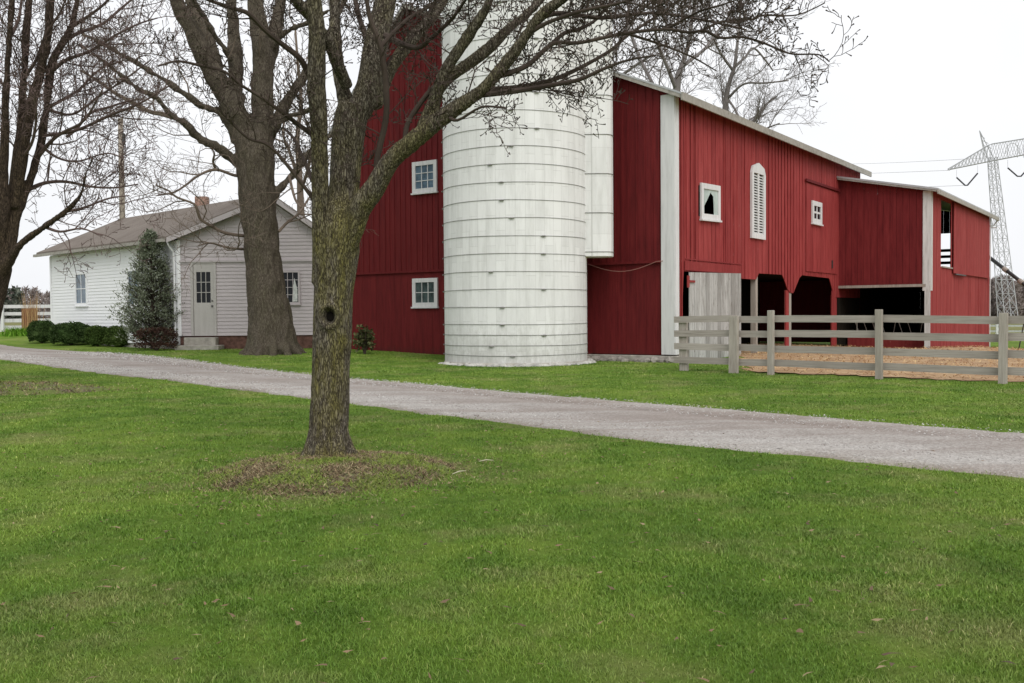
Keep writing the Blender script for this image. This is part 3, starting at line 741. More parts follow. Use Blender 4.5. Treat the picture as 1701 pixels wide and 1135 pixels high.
mb = MB(); mb.prism([PF(0, FT) - nF * .04, PF(WL, FT) - nF * .04, PF(WL, zEr) - nF * .04, PF(pkx, PK.z - .08) - nF * .04, PF(0, zE - .05) - nF * .04], -nF * .08)
lap(mb, PF, nF, WL, FT, topF, cuts=[(DX0, DX1, DZ0, DZ1)])
mb.build('front_wall', M['house_lilac'], house)
bz = at(400, 433, HY).z
MB().box(PF(.05, bz - .05) + nF * .02, (WL - .05, 0, 0), nF * .05, Z_ * .07).build('drip_board', M['house_lilac'], house)
nL = Vector((LDn.y, -LDn.x, 0)); nL = nL if nL.x < 0 or nL.y < 0 else -nL
if nL.y > 0: nL = -nL
PL = lambda x, z: Vector((X0, HY, 0)) + LDn * x + Z_ * z
mb = MB(); mb.box(PL(0, FT - .3) - nL * .04, LDn * LL, -nL * .08, Z_ * (zE - FT + .25)); lap(mb, PL, nL, LL, FT - .3, lambda x: zE - .1)
mb.build('side_wall', M['house_white'], house)
mb = MB(); FE = Vector((X0, HY, 0)) + LD
mb.prism([FE + Z_ * .2, FE + Vector((WL, 0, .2)), FE + Vector((WL, 0, zEr - .1)), FE + Vector((pkx, 0, PK.z - .1)), FE + Z_ * (zE - .1)], Vector((0, -.05, 0)))
mb.box(Vector((X1, HY, .2)), LD, Vector((-.05, 0, 0)), Z_ * (zEr - .35)); mb.build('rear_wall', M['house_white'], house)
MB().box(PF(-.02, FT) + nF * .02, (.11, 0, 0), nF * .02, Z_ * (zE - FT - .05)).box(PL(-.0, FT) + nL * .02, LDn * .11, nL * .02, Z_ * (zE - FT - .05)).build('corner_board', M['house_white'], house)
MB().box(PL(LL - .1, FT - .3) + nL * .02, LDn * .12, nL * .02, Z_ * (zE - FT + .2)).build('corner_board', M['house_white'], house)
# roof
EvL = Vector((X0 - .28, HY - .3, zE - .02)); RdP = Vector((PK.x, HY - .3, PK.z)); EvR = Vector((X1 + .25, HY - .3, zEr - .12))
ext = LD + LDn * .45
mb = MB(); up_ = Z_ * .09
mb.prism([EvL, RdP, RdP + up_, EvL + up_], ext); mb.prism([RdP, EvR, EvR + up_, RdP + up_], ext)
hr = mb.build('roof', M['shingle'], house)
mb = MB()
for a, b2 in ((EvL, RdP), (RdP, EvR)):
    mb.prism([a - Z_ * .13 + nF * .01, b2 - Z_ * .13 + nF * .01, b2 + Z_ * .05 + nF * .01, a + Z_ * .05 + nF * .01], nF * .03)
mb.build('rake_board', M['house_lilac'], hr)
MB().box(EvL - Z_ * .1 - Vector((.04, 0, 0)), ext, Vector((-.1, -.02, 0)), Z_ * .11).build('gutter', M['roof_edge'], hr)
cp = at(334, 334, HY + 4.6); MB().box(cp + Vector((-.25, 0, -.9)), (.45, 0, 0), (0, .4, 0), (0, 0, 1.08)).build('chimney', M['chimney'], hr)
# foundation, step, downspout
MB().box((X0 + .02, HY + .03, -.1), (WL - .04, 0, 0), (0, .2, 0), Z_ * (FT + .1)).build('foundation', M['brick'], house)
MB().box(PL(.1, -.1) - nL * .03, LDn * (LL - .2), -nL * .1, Z_ * (FT - .2)).build('foundation', M['concrete'], house)
MB().box((X0 + DX0 - .35, HY - .75, -.1), (1.5, 0, 0), (0, .7, 0), Z_ * (.1 + FT - .32)).box((X0 + DX0 - .15, HY - .4, .05), (1.1, 0, 0), (0, .36, 0), Z_ * (FT - .1)).build('door_step', M['concrete'], house, bevel=.02)
mb = MB(); c0 = PL(.15, zE - .12) + nL * .3; mb.tube([c0, PL(.15, zE - .25) + nL * .25, PL(.15, zE - .45) + nL * .08, PL(.15, 1.0) + nL * .07, PL(.15, .55) + nL * .07, PL(.05, .38) + nL * .25, PL(-.1, .30) + nL * .75], .04, 8)
mb.build('downspout', M['house_white'], house, smooth=True)
# front door
mb = MB(); dz0 = FT + .0; fwid = .09
for (a, b2, c, d_) in ((DX0, DX0 + fwid, dz0, DZ1), (DX1 - fwid, DX1, dz0, DZ1), (DX0, DX1, DZ1 - .0, DZ1 + .1)):
    mb.prism([PF(a, c), PF(b2, c), PF(b2, d_), PF(a, d_)], nF * .05)
fr = mb.build('door_frame', M['door_paint'], house)
pd0, pd1 = DX0 + fwid + .01, DX1 - fwid - .01; gx0, gx1 = pd0 + .1, pd1 - .1; gz0 = at(340, 503, HY).z; gz1 = at(340, 452, HY).z
mb = MB()
for (a, b2, c, d_) in ((pd0, gx0, dz0, DZ1 - .01), (gx1, pd1, dz0, DZ1 - .01), (gx0, gx1, dz0, gz0), (gx0, gx1, gz1, DZ1 - .01)):
    mb.prism([PF(a, c) - nF * .02, PF(b2, c) - nF * .02, PF(b2, d_) - nF * .02, PF(a, d_) - nF * .02], nF * .045)
for k in (1, 2):
    c = gx0 + (gx1 - gx0) * k / 3; mb.prism([PF(c - .011, gz0) - nF * .01, PF(c + .011, gz0) - nF * .01, PF(c + .011, gz1) - nF * .01, PF(c - .011, gz1) - nF * .01], nF * .03)
    c = gz0 + (gz1 - gz0) * k / 3; mb.prism([PF(gx0, c - .011) - nF * .01, PF(gx1, c - .011) - nF * .01, PF(gx1, c + .011) - nF * .01, PF(gx0, c + .011) - nF * .01], nF * .028)
dr = mb.build('door', M['door_paint'], house)
MB().prism([PF(gx0, gz0) - nF * .01, PF(gx1, gz0) - nF * .01, PF(gx1, gz1) - nF * .01, PF(gx0, gz1) - nF * .01], nF * .006).build('door_glass', M['glass'], dr)
MB().tube([PF(pd1 - .05, gz0 - .12) + nF * .02, PF(pd1 - .05, gz0 - .12) + nF * .08], .03, 8).build('handle', M['dark_metal'], dr)
MB().tube([PF(pd1 - .05, gz0 + .06) + nF * .02, PF(pd1 - .05, gz0 + .06) + nF * .05], .025, 8).build('lock', M['dark_metal'], dr)
fw_ = window(house, lambda x, z: PF(x, z) + nF * .015, nF, WX0, WX1, WZ0, WZ1, .06, M['house_lilac'], M['glass'], 3, 4, .018)
mb = MB(); cx0 = WX1 - .27
mb.prism([PF(cx0, WZ0 + .08) + nF * .04, PF(WX1 - .09, WZ0 + .08) + nF * .04, PF(WX1 - .09, WZ0 + .5) + nF * .04, PF(cx0 + .08, WZ1 - .25) + nF * .04, PF(cx0 + .02, WZ0 + .5) + nF * .04], nF * .012)
mb.build('curtain', M['curtain'], fw_)
# side windows
def lpar(xpix):
    r = ray(xpix, 500); P0 = Vector((X0, HY, 0)); den = r.x * LDn.y - r.y * LDn.x
    t = (P0.x * LDn.y - P0.y * LDn.x) / den; p = r * t; return (p - P0).xy.dot(LDn.xy), p.y
for (xa, xb, ya, yb) in ((127, 147, 453, 508), (214, 236, 447, 510)):
    a, Ya = lpar(xb); b2, Yb = lpar(xa); z1 = at(xa, ya, Yb).z; z0 = at(xa, yb, Yb).z
    window(house, lambda x, z: PL(x, z) + nL * .012, nL, a, b2, z0, z1, .1, M['house_white'], M['glass_blue'], 2, 2, .03)

# ------------------------------------------------------------------ wooden corral fence
def fl(t):   # along the fence line (photo-left to right), metres
    P0 = Vector((3.73, 22.12, 0)); P1 = Vector((8.92, 17.57, 0)); d_ = (P1 - P0).normalized(); return P0 + d_ * t
FD = (Vector((8.92, 17.57, 0)) - Vector((3.73, 22.12, 0))).normalized(); FN = Vector((FD.y, -FD.x, 0)); FN = FN if FN.y < 0 else -FN
def tpar(xpix):
    r = ray(xpix, 520); P0 = Vector((3.73, 22.12, 0)); den = r.x * FD.y - r.y * FD.x
    t = (P0.x * FD.y - P0.y * FD.x) / den; p = r * t; return (p - P0).xy.dot(FD.xy)
fence = empty('corral_fence', fl(0), 'weathered grey four board fence in front of the barn yard', 'fence')
posts = [(tpar(1132), .2, 1.24), (tpar(1221), .2, 1.25), (tpar(1283), .125, 1.36), (tpar(1463), .13, 1.36), (tpar(1668), .14, 1.28), (tpar(1668) + 2.3, .15, 1.33), (tpar(1668) + 4.7, .15, 1.3)]
for (t, w_, h_) in posts:
    c = fl(t) + FN * .02; gg = G(c.x, c.y); tilt = Vector((random.uniform(-.02, .02), random.uniform(-.02, .02), 0))
    if w_ > .19: c = c - FN * (.085 + .1 if t < 1 else .0)
    MB().box(c - FD * w_ / 2 - Z_ * .3, FD * w_, FN * .1, Z_ * (h_ + .3) + tilt).build('post', M['grey_wood'], fence, bevel=.008)
brk = [tpar(1118), posts[1][0] + .02, posts[2][0], posts[3][0], posts[4][0], posts[5][0], posts[6][0]]
for (zb) in (1.11, .79, .475, .165):
    for a, b2 in zip(brk[:-1], brk[1:]):
        j0, j1 = random.uniform(-.018, .018), random.uniform(-.018, .018); w_ = .145
        a += .005
        sag = (-.05 if a > 4.5 else 0)
        p0 = fl(a) - FN * .03 + Z_ * (zb + j0 + sag * .3); p1 = fl(b2) - FN * .03 + Z_ * (zb + j1 + sag * .6)
        MB().prism([p0, p0 - FN * .025, p0 - FN * .025 + Z_ * w_, p0 + Z_ * w_], p1 - p0).build('rail', M['grey_rail'], fence)

# ------------------------------------------------------------------ barnyard ground and straw
yp = [fl(tpar(1226)) - FN * .15, fl(14) - FN * .3, Vector((30, 22, 0)), Vector((34, 46, 0)), bp(-EW - 6, EL0 + 13, 0), bp(-EW, EL0 + 12, 0), bp(-EW, EL0, 0), bp(6, EL0, 0), bp(6, 4.4, 0), bp(0, 4.0, 0)]
YP = np.array([tuple(p)[:2] for p in yp])
gx = np.arange(-2, 34, .35); gy = np.arange(13, 48, .35)
X, Y = np.meshgrid(gx, gy); ins = inpoly(np.c_[X.ravel(), Y.ravel()], YP).reshape(X.shape)
nz = np.array([[mn.noise(Vector((x * .8, y * .8, 0))) for x in gx] for y in gy])
def mound(x, y):
    P = np.stack([x - C_.x, y - C_.y], -1); s = -(P @ np.array([A_.x, A_.y])); t = P @ np.array([B_.x, B_.y])
    return .17 * np.exp(-((s - 5.0) / 1.6) ** 2) * np.exp(-((t - 14.5) / 4.5) ** 2)
ZY = gz(X, Y) + .010 + np.maximum(0, nz) * .03 + mound(X, Y)
i = (np.arange(len(gx) - 1)[None, :] + len(gx) * np.arange(len(gy) - 1)[:, None])
ok = (ins[:-1, :-1] & ins[1:, :-1] & ins[:-1, 1:] & ins[1:, 1:]).ravel()
q = np.stack([i, i + 1, i + 1 + len(gx), i + len(gx)], -1).reshape(-1, 4)[ok].ravel()
tag(np_mesh('barnyard', np.stack([X, Y, ZY], -1).reshape(-1, 3), q, np.arange(0, len(q), 4), None, M['yard'], smooth=True), kind='structure')

def blades(name, P, z, h, w_, lean, rnd_, m, kind='stuff', flat=0., cls=None):
    """many little tapered blades as one mesh"""
    n = len(P); th = rng.uniform(0, 2 * math.pi, n); la = rng.uniform(0, 2 * math.pi, n)
    side = np.stack([np.cos(th), np.sin(th), np.zeros(n)], 1) * (w_ / 2)[:, None]
    ld = np.stack([np.cos(la), np.sin(la), np.zeros(n)], 1)
    base = np.c_[P, z]
    l1 = ld * (h * lean * .35)[:, None]; l2 = ld * (h * lean)[:, None]
    hh = h * (1 - flat)
    upv = np.array([0, 0, 1.])
    mid = base + l1 + upv * (hh * .55)[:, None]; tip = base + l2 + upv * (hh * np.sqrt(np.maximum(.1, 1 - lean ** 2 * .5)))[:, None]
    V = np.stack([base - side, base + side, mid + side * .8, mid - side * .8, tip], 1).reshape(-1, 3)
    b0 = np.arange(n) * 5
    lp = np.stack([b0, b0 + 1, b0 + 2, b0 + 3, b0 + 3, b0 + 2, b0 + 4], 1).ravel()
    st = (np.arange(n) * 7)[:, None] + np.array([0, 4])[None, :]
    o = np_mesh(name, V, lp, st.ravel(), None, m, {'rnd': np.repeat(rnd_, 5)})
    if kind: o['kind'] = kind
    return o
# straw strewn over the yard
n = 26000
P = np.c_[rng.uniform(1, 30, n), rng.uniform(14, 46, n)]; P = P[inpoly(P, YP)]
P = P[rng.random(len(P)) < np.clip(1.5 - np.linalg.norm(P, axis=1) / 45, .3, 1)]
r_ = np.linalg.norm(P, axis=1)
n = len(P); blades('straw', P, gz(P[:, 0], P[:, 1]) + .03 + mound(P[:, 0], P[:, 1]), rng.uniform(.06, .22, n), .006 + r_ * .0006, rng.uniform(.7, 1.6, n), rng.random(n), M['straw'], flat=.6)

# ------------------------------------------------------------------ lawn blades
BASE = hit(541, 775)            # near tree foot
MID = hit(450, 590); LEFT = hit(-55, 650)
def bed(P):   # 0..1 inside the mulch beds
    x, y = P[:, 0], P[:, 1]
    rag = 1 + .55 * np.array([mn.noise(Vector((p[0] * 1.9, p[1] * 1.9, 3))) for p in P])
    a = np.exp(-rag * (((x - BASE.x - .12) / .85) ** 2 + ((y - BASE.y + .35) / .85) ** 2) ** 1.4)
    b_ = np.exp(-(((x - LEFT.x - .9) / 1.5) ** 2 + ((y - LEFT.y) / 1.0) ** 2) ** 1.6)
    return np.maximum(a, b_)
barnpoly = np.array([tuple(bp(*q))[:2] for q in ((-.05, -.1, 0), (12.2, -.1, 0), (12.2, 17.6, 0), (-EW, EL0 + EV, 0), (-EW, EL0, 0), (0, EL0, 0))])
housepoly = np.array([(X0, HY), (X1, HY), (X1 + LD.x, HY + LD.y), (X0 + LD.x, HY + LD.y)])
def scatter(n, r0, r1, pw, th0=-.62, th1=.62):
    u = rng.random(n); e = 2 - pw
    r = (r0 ** e + u * (r1 ** e - r0 ** e)) ** (1 / e); th = rng.uniform(th0, th1, n)
    return np.c_[r * np.sin(th), r * np.cos(th)], r
P1, r1 = scatter(190000, 3.0, 5.2, .0, -.68, .68); P2, r2_ = scatter(760000, 5.2, 38, 1.62, -.7, .68)
P = np.r_[P1, P2]; r_ = np.r_[r1, r2_]
inw = inpoly(P + rng.normal(0, .07, P.shape), DRV); keep = ~inw & ~inpoly(P, YP) & ~inpoly(P, barnpoly) & ~inpoly(P, housepoly)
keep &= np.linalg.norm(P - np.array([SC.x, SC.y]), axis=1) > SR + .12
keep &= rng.random(len(P)) > bed(P) * np.clip(.86 + 1.0 * np.array([mn.noise(Vector((p[0] * 2.6, p[1] * 2.6, 9))) for p in P]), .25, 1)
P, r_ = P[keep], r_[keep]
# clump structure: thin out by noise so tufts and thin spots appear
nzv = np.array([mn.noise(Vector((p[0] * 3.1, p[1] * 3.1, 2))) for p in P]); nzw = np.array([mn.noise(Vector((p[0] * .9, p[1] * .9, 7))) for p in P])
keep = rng.random(len(P)) < np.clip(.78 + nzv * .7, .25, 1); P, r_, nzv, nzw = P[keep], r_[keep], nzv[keep], nzw[keep]
n = len(P)
h = rng.uniform(.013, .031, n) * (1 + .35 * np.clip(nzv, -.5, 1) + .4 * nzw) * (1 + .2 * (rng.random(n) > .93))
rv = np.clip(rng.normal(.5, .2, n) + nzw * .25, 0, 1); rv[rng.random(n) < .035] = 1.0
blades('grass', P, gz(P[:, 0], P[:, 1]) - .004, h, .0023 + .0011 * np.maximum(r_ - 3, 0) ** .85, rng.uniform(.15, 1.15, n), rv, M['blade'])
print('blades', n)

n = 2200; P, r_ = scatter(n, 3.2, 24, 1.0)
k_c = rng.random(n) < .25; P[k_c] = P[k_c] * .4 + (np.array([BASE.x, BASE.y]) + rng.normal(0, .9, (k_c.sum(), 2))) * .6
dd_ = hit(862, 678); P[:90] = np.c_[rng.normal(dd_.x, .28, 90), rng.normal(dd_.y, .1, 90)]; r_ = np.linalg.norm(P, axis=1)
blades('dead_leaves', P, gz(P[:, 0], P[:, 1]) + .028, rng.uniform(.02, .05, n), rng.uniform(.012, .03, n), rng.uniform(1, 1.8, n), rng.uniform(0, .5, n), M['deadstem'], flat=.75)

# near tree mound of mulch and dead stems; second bed at the left
def bedmesh(name, c, rx, ry, h, n=40):
    vs = []; fs = []
    for i in range(n):
        for j in range(n):
            x = -1 + 2 * i / (n - 1); y = -1 + 2 * j / (n - 1)
            # square to disc
            dx = x * math.sqrt(1 - y * y / 2); dy = y * math.sqrt(1 - x * x / 2); rr = min(1, math.hypot(dx, dy))
            wx = c.x + dx * rx * (1 + .12 * mn.noise(Vector((dx * 2, dy * 2, 4)))); wy = c.y + dy * ry
            e = (1 - rr ** 2) ** 1.3
            z = G(wx, wy) - .012 + (h * e + .035) * (0 if rr > .985 else 1) * min(1, (1 - rr) * 7) + .035 * e * mn.noise(Vector((wx * 5, wy * 5, 0)))
            vs.append((wx, wy, z))
    for i in range(n - 1):
        for j in range(n - 1):
            a = i * n + j; fs.append((a, a + n, a + n + 1, a + 1))
    mb = MB(); mb.add(vs, fs, .5); o = mb.build(name, M['mulch'], smooth=True); o['kind'] = 'structure'; return o
bedmesh('mulch_bed', Vector((BASE.x + .12, BASE.y - .35, 0)), 1.05, 1.12, .065)
bedmesh('leaf_bed', Vector((LEFT.x + .7, LEFT.y, 0)), 1.9, 1.15, .12)
def bedz(P, c, rx, ry, h):
    rr = np.minimum(1, np.hypot((P[:, 0] - c[0]) / rx, (P[:, 1] - c[1]) / ry)); e = (1 - rr ** 2) ** 1.3
    return gz(P[:, 0], P[:, 1]) - .01 + (h * e + .035) * np.minimum(1, (1 - rr) * 7)
for nm, c, rx, ry, h_, n in (('mulch', (BASE.x + .12, BASE.y - .35), 1.05, 1.12, .065, 24000), ('mulch', (LEFT.x + .7, LEFT.y), 1.9, 1.15, .12, 3500)):
    rr = np.sqrt(rng.random(n)) * rng.choice([1.0, 1.0, 1.15, 1.5], n); th = rng.uniform(0, 2 * math.pi, n)
    P = np.c_[c[0] + rx * rr * np.cos(th), c[1] + ry * rr * np.sin(th)]
    tt = np.array([mn.noise(Vector((p[0] * 2.6, p[1] * 2.6, 9))) for p in P])
    rv = np.where(rng.random(n) < .45 + tt * 1.4, rng.uniform(.78, 1, n), rng.uniform(0, .75, n))
    sc_ = 1 if c[1] < 12 else 2
    blades(nm, P, bedz(P, c, rx, ry, h_), rng.uniform(.02, .07, n) * sc_ ** .5, rng.uniform(.004, .010, n) * sc_, rng.uniform(.4, 1.8, n), rv, M['deadstem'], flat=.4)

# loose stones on the drive
n = 42000; rr = rng.random(n); t = rng.random(n) ** 1.0
ii = rng.integers(60, 239, n); tt = rr[:, None]
P = EU[ii] * (1 - t[:, None]) + EL[ii] * t[:, None] + rng.normal(0, .12, (n, 2))
P = P[inpoly(P, DRV)]; d_ = np.linalg.norm(P, axis=1); P = P[(d_ < 34) & (P[:, 1] > 4)]; n = len(P); d_ = np.linalg.norm(P, axis=1)
s_ = rng.uniform(.5, 1.2, n)[:, None] * (.004 + .0006 * d_)[:, None]
octa = np.array([(1, 0, 0), (-1, 0, 0), (0, 1, 0), (0, -1, 0), (0, 0, .7), (0, 0, -.7)])
rot = rng.uniform(0, 6.28, n); cs, sn = np.cos(rot), np.sin(rot)
O = octa[None] * rng.uniform(.6, 1.3, (n, 6, 1)) * s_[:, None, :]
Ox = O[..., 0] * cs[:, None] - O[..., 1] * sn[:, None]; Oy = O[..., 0] * sn[:, None] + O[..., 1] * cs[:, None]
V = np.stack([Ox + P[:, 0:1], Oy + P[:, 1:2], O[..., 2] + (gz(P[:, 0], P[:, 1]) + .03)[:, None]], -1).reshape(-1, 3)
F = np.array([(0, 2, 4), (2, 1, 4), (1, 3, 4), (3, 0, 4)]); lp = (np.arange(n)[:, None, None] * 6 + F[None]).reshape(-1)
o = np_mesh('gravel', V, lp, np.arange(0, len(lp), 3), None, M['pebble'], {'rnd': np.repeat(rng.random(n), 6)}); o['kind'] = 'stuff'

# ------------------------------------------------------------------ trees
def smoothpath(P, per=5):
    P = [Vector(p) for p in P]
    if len(P) < 3: return [P[0].lerp(P[-1], k / per) for k in range(per + 1)]
    Q = [P[0] * 2 - P[1]] + P + [P[-1] * 2 - P[-2]]; out = []
    for i in range(1, len(Q) - 2):
        for k in range(per):
            t = k / per; a, b2, c, d_ = Q[i - 1], Q[i], Q[i + 1], Q[i + 2]
            out.append(.5 * ((2 * b2) + (c - a) * t + (2 * a - 5 * b2 + 4 * c - d_) * t * t + (3 * b2 - a - 3 * c + d_) * t ** 3))
    out.append(P[-1]); return out
class Limb:
    def __init__(s, px, Y, dY=0, per=4, Y0=None):
        """px: traced (x, y, width) of a limb; Y distance; dY how far it leans away along its length"""
        n = len(px); P = []; r = []
        L = [0]
        for a, b2 in zip(px[:-1], px[1:]): L.append(L[-1] + math.hypot(b2[0] - a[0], b2[1] - a[1]))
        for (x, y, w_), l in zip(px, L):
            yy = Y + dY * l / L[-1]; P.append(at(x, y, yy)); r.append(w_ * yy / FPX / 2)
        s.p = smoothpath(P, per); m_ = len(s.p)
        s.r = list(np.interp(np.linspace(0, n - 1, m_), range(n), r))
TW = np.random.default_rng(11)
def unit(v): return v / (np.linalg.norm(v) + 1e-9)
def grow(mb, pts, rad, lvl, prm, budget):
    """recursive side shoots along a branch"""
    P = np.array([tuple(p) for p in pts]); D = np.r_[0, np.cumsum(np.linalg.norm(np.diff(P, axis=0), axis=1))]; L = D[-1]
    sp, ln0, up_b, segs, sides = prm[lvl]
    s = L * (.12 if lvl == 0 else .12) + TW.random() * sp
    k = 0
    while s < L:
        if budget[0] <= 0: return
        i = min(np.searchsorted(D, s), len(P) - 1); i = max(i, 1)
        f = (s - D[i - 1]) / max(D[i] - D[i - 1], 1e-6)
        p = P[i - 1] * (1 - f) + P[i] * f; T = unit(P[i] - P[i - 1]); pr = rad[i - 1] * (1 - f) + rad[i] * f
        per = TW.normal(size=3); per -= T * per.dot(T); per = unit(per)
        mixd = TW.uniform(.35, 1.0)
        d_ = unit(T * mixd + per * 1.0 + np.array([0, 0, up_b * TW.uniform(.2, 1.2)]))
        le = ln0 * TW.uniform(.45, 1.25) * (1 - .35 * s / L)
        r0 = min(pr * .7, max(le * .011, prm['rmin'])); n = segs
        q = [p]; dd = d_
        for j in range(n):
            dd = unit(dd + TW.normal(size=3) * prm['wig'] + np.array([0, 0, prm['curl']])); q.append(q[-1] + dd * le / n)
        rr = [r0 * (1 - .75 * j / n) for j in range(n + 1)]
        rr = [max(x, prm['rmin']) for x in rr]
        if prm.get('bud') and lvl == prm['last']:
            rr[-1] = rr[-1] * 2.6; rr[-2] = rr[-2] * 1.5
        mb.tube(q, rr, sides, cap=False); budget[0] -= 1
        if lvl < prm['last']: grow(mb, q, rr, lvl + 1, prm, budget)
        s += sp * TW.uniform(.5, 1.5); k += 1
def fuse(name, limbs, voxel, m, disp, parent, extra=None, smooth_it=6, dscale=(1, 1, 1)):
    mb = MB()
    for l in limbs: mb.tube(l.p, [q * .94 for q in l.r], 14)
    if extra: extra(mb)
    me = mb.mesh('tmp'); o = bpy.data.objects.new('tmp', me); col.objects.link(o)
    md = o.modifiers.new('r', 'REMESH'); md.mode = 'VOXEL'; md.voxel_size = voxel
    sm = o.modifiers.new('s', 'SMOOTH'); sm.iterations = smooth_it; sm.factor = .5
    dg = bpy.context.evaluated_depsgraph_get(); ev = bpy.data.meshes.new_from_object(o.evaluated_get(dg))
    bpy.data.objects.remove(o); bpy.data.meshes.remove(me)
    n = len(ev.vertices); co_ = np.empty(n * 3, np.float32); ev.vertices.foreach_get('co', co_); co_ = co_.reshape(-1, 3)
    no = np.empty(n * 3, np.float32); ev.vertex_normals.foreach_get('vector', no); no = no.reshape(-1, 3)
    dv = disp(co_); co_ = co_ + no * dv[:, None]
    L = np.array(tuple(parent.location), np.float32)
    ev.vertices.foreach_set('co', (co_ - L).ravel()); ev.polygons.foreach_set('use_smooth', [True] * len(ev.polygons))
    ev.name = name; ev.materials.clear(); ev.materials.append(m); ev.update()
    o = bpy.data.objects.new(name, ev); col.objects.link(o); o.parent = parent
    print(name, n); return o
def ridges(fx, fz, amp, big):
    def f(V):
        return np.array([amp * (abs(mn.noise(Vector((v[0] * fx, v[1] * fx, v[2] * fz)))) * -2.2 + .5) + big * mn.noise(Vector((v[0] * 3.5, v[1] * 3.5, v[2] * 2))) for v in V.astype(float)])
    return f

# --- near tree
T1 = BASE.y + .15
near = empty('pear_tree', BASE, 'nearest bare tree, its mossy furrowed trunk with a knot hole, before the silo', 'tree')
trunk = [(541, 775, 84), (542, 757, 73), (545, 720, 69), (548, 675, 68), (550, 617, 65), (553, 545, 67), (555, 475, 71), (559, 415, 80), (562, 380, 76), (566, 350, 60), (570, 325, 36)]
nl = [Limb(trunk, T1, 0, 6),
      Limb([(541, 470, 50), (537, 420, 40), (532, 370, 30), (531, 300, 29), (530, 210, 30), (525, 141, 33), (526, 53, 31), (521, 0, 27), (512, -120, 20)], T1 - .02, -.5),
      Limb([(560, 430, 64), (568, 380, 50), (573, 300, 54), (582, 210, 58), (588, 176, 54)], T1 + .05, 0),
      Limb([(584, 195, 32), (567, 141, 24), (558, 70, 22), (556, 0, 20), (560, -120, 12)], T1 + .1, .7),
      Limb([(590, 195, 42), (610, 158, 46), (625, 70, 42), (640, 0, 38), (655, -110, 26)], T1 + .05, .4),
      Limb([(565, 420, 46), (583, 385, 44), (598, 345, 42), (620, 315, 38), (648, 268, 33), (683, 238, 31), (725, 203, 29), (768, 173, 26), (803, 148, 23), (831, 116, 21), (856, 85, 20), (885, 42, 20), (911, 15, 18), (950, -12, 15), (1020, -70, 11)], T1 - .05, -.9),
      Limb([(700, 218, 22), (722, 165, 20), (735, 128, 20), (753, 96, 19), (779, 58, 18), (800, 26, 15), (814, 0, 15), (835, -70, 11)], T1 - .3, -.4),
      Limb([(716, 195, 20), (735, 140, 22), (787, 100, 22), (819, 74, 20), (848, 45, 17), (872, 26, 16), (896, 0, 15), (940, -70, 10)], T1 - .35, .5),
      Limb([(622, 175, 28), (650, 112, 22), (685, 65, 20), (725, 20, 18), (765, -45, 12)], T1 + .15, .8),
      Limb([(577, 145, 20), (560, 105, 20), (541, 64, 20), (512, 23, 19), (483, -8, 16), (440, -60, 12)], T1 + .05, -.8)]
kh = at(547, 526, T1 - .17)
def near_disp(V):
    d_ = ridges(24, 4.2, .0065, .012)(V)
    q = (V - np.array(tuple(kh))); rr = np.sqrt((q[:, 0] / .045) ** 2 + (q[:, 2] / .06) ** 2); frnt = V[:, 1] < T1 - .02
    lip = np.exp(-((rr - 1.65) / .5) ** 2) * .03; hole = -np.clip(1.25 - rr, 0, 1) * .12
    return d_ + np.where(frnt, lip + hole, 0)
def roots(mb):
    for a in np.linspace(0, 6.28, 8)[:-1]:
        d_ = Vector((math.cos(a), math.sin(a), 0)); b0 = Vector((BASE.x, T1, BASE.z))
        mb.tube([b0 + d_ * .11 + Z_ * .3, b0 + d_ * .165 + Z_ * .11, b0 + d_ * .26 + Z_ * .01, b0 + d_ * .38 - Z_ * .08], [.07, .075, .06, .035], 8)
fuse('trunk', nl, .0115, M['bark_near'], near_disp, near, roots, 5)
MB().tube([kh + Vector((0, .10, 0)), kh + Vector((0, .03, 0))], [.04, .038], 12).build('knot_dark', M['black'], near)  # black plug painting the dark inside the knot
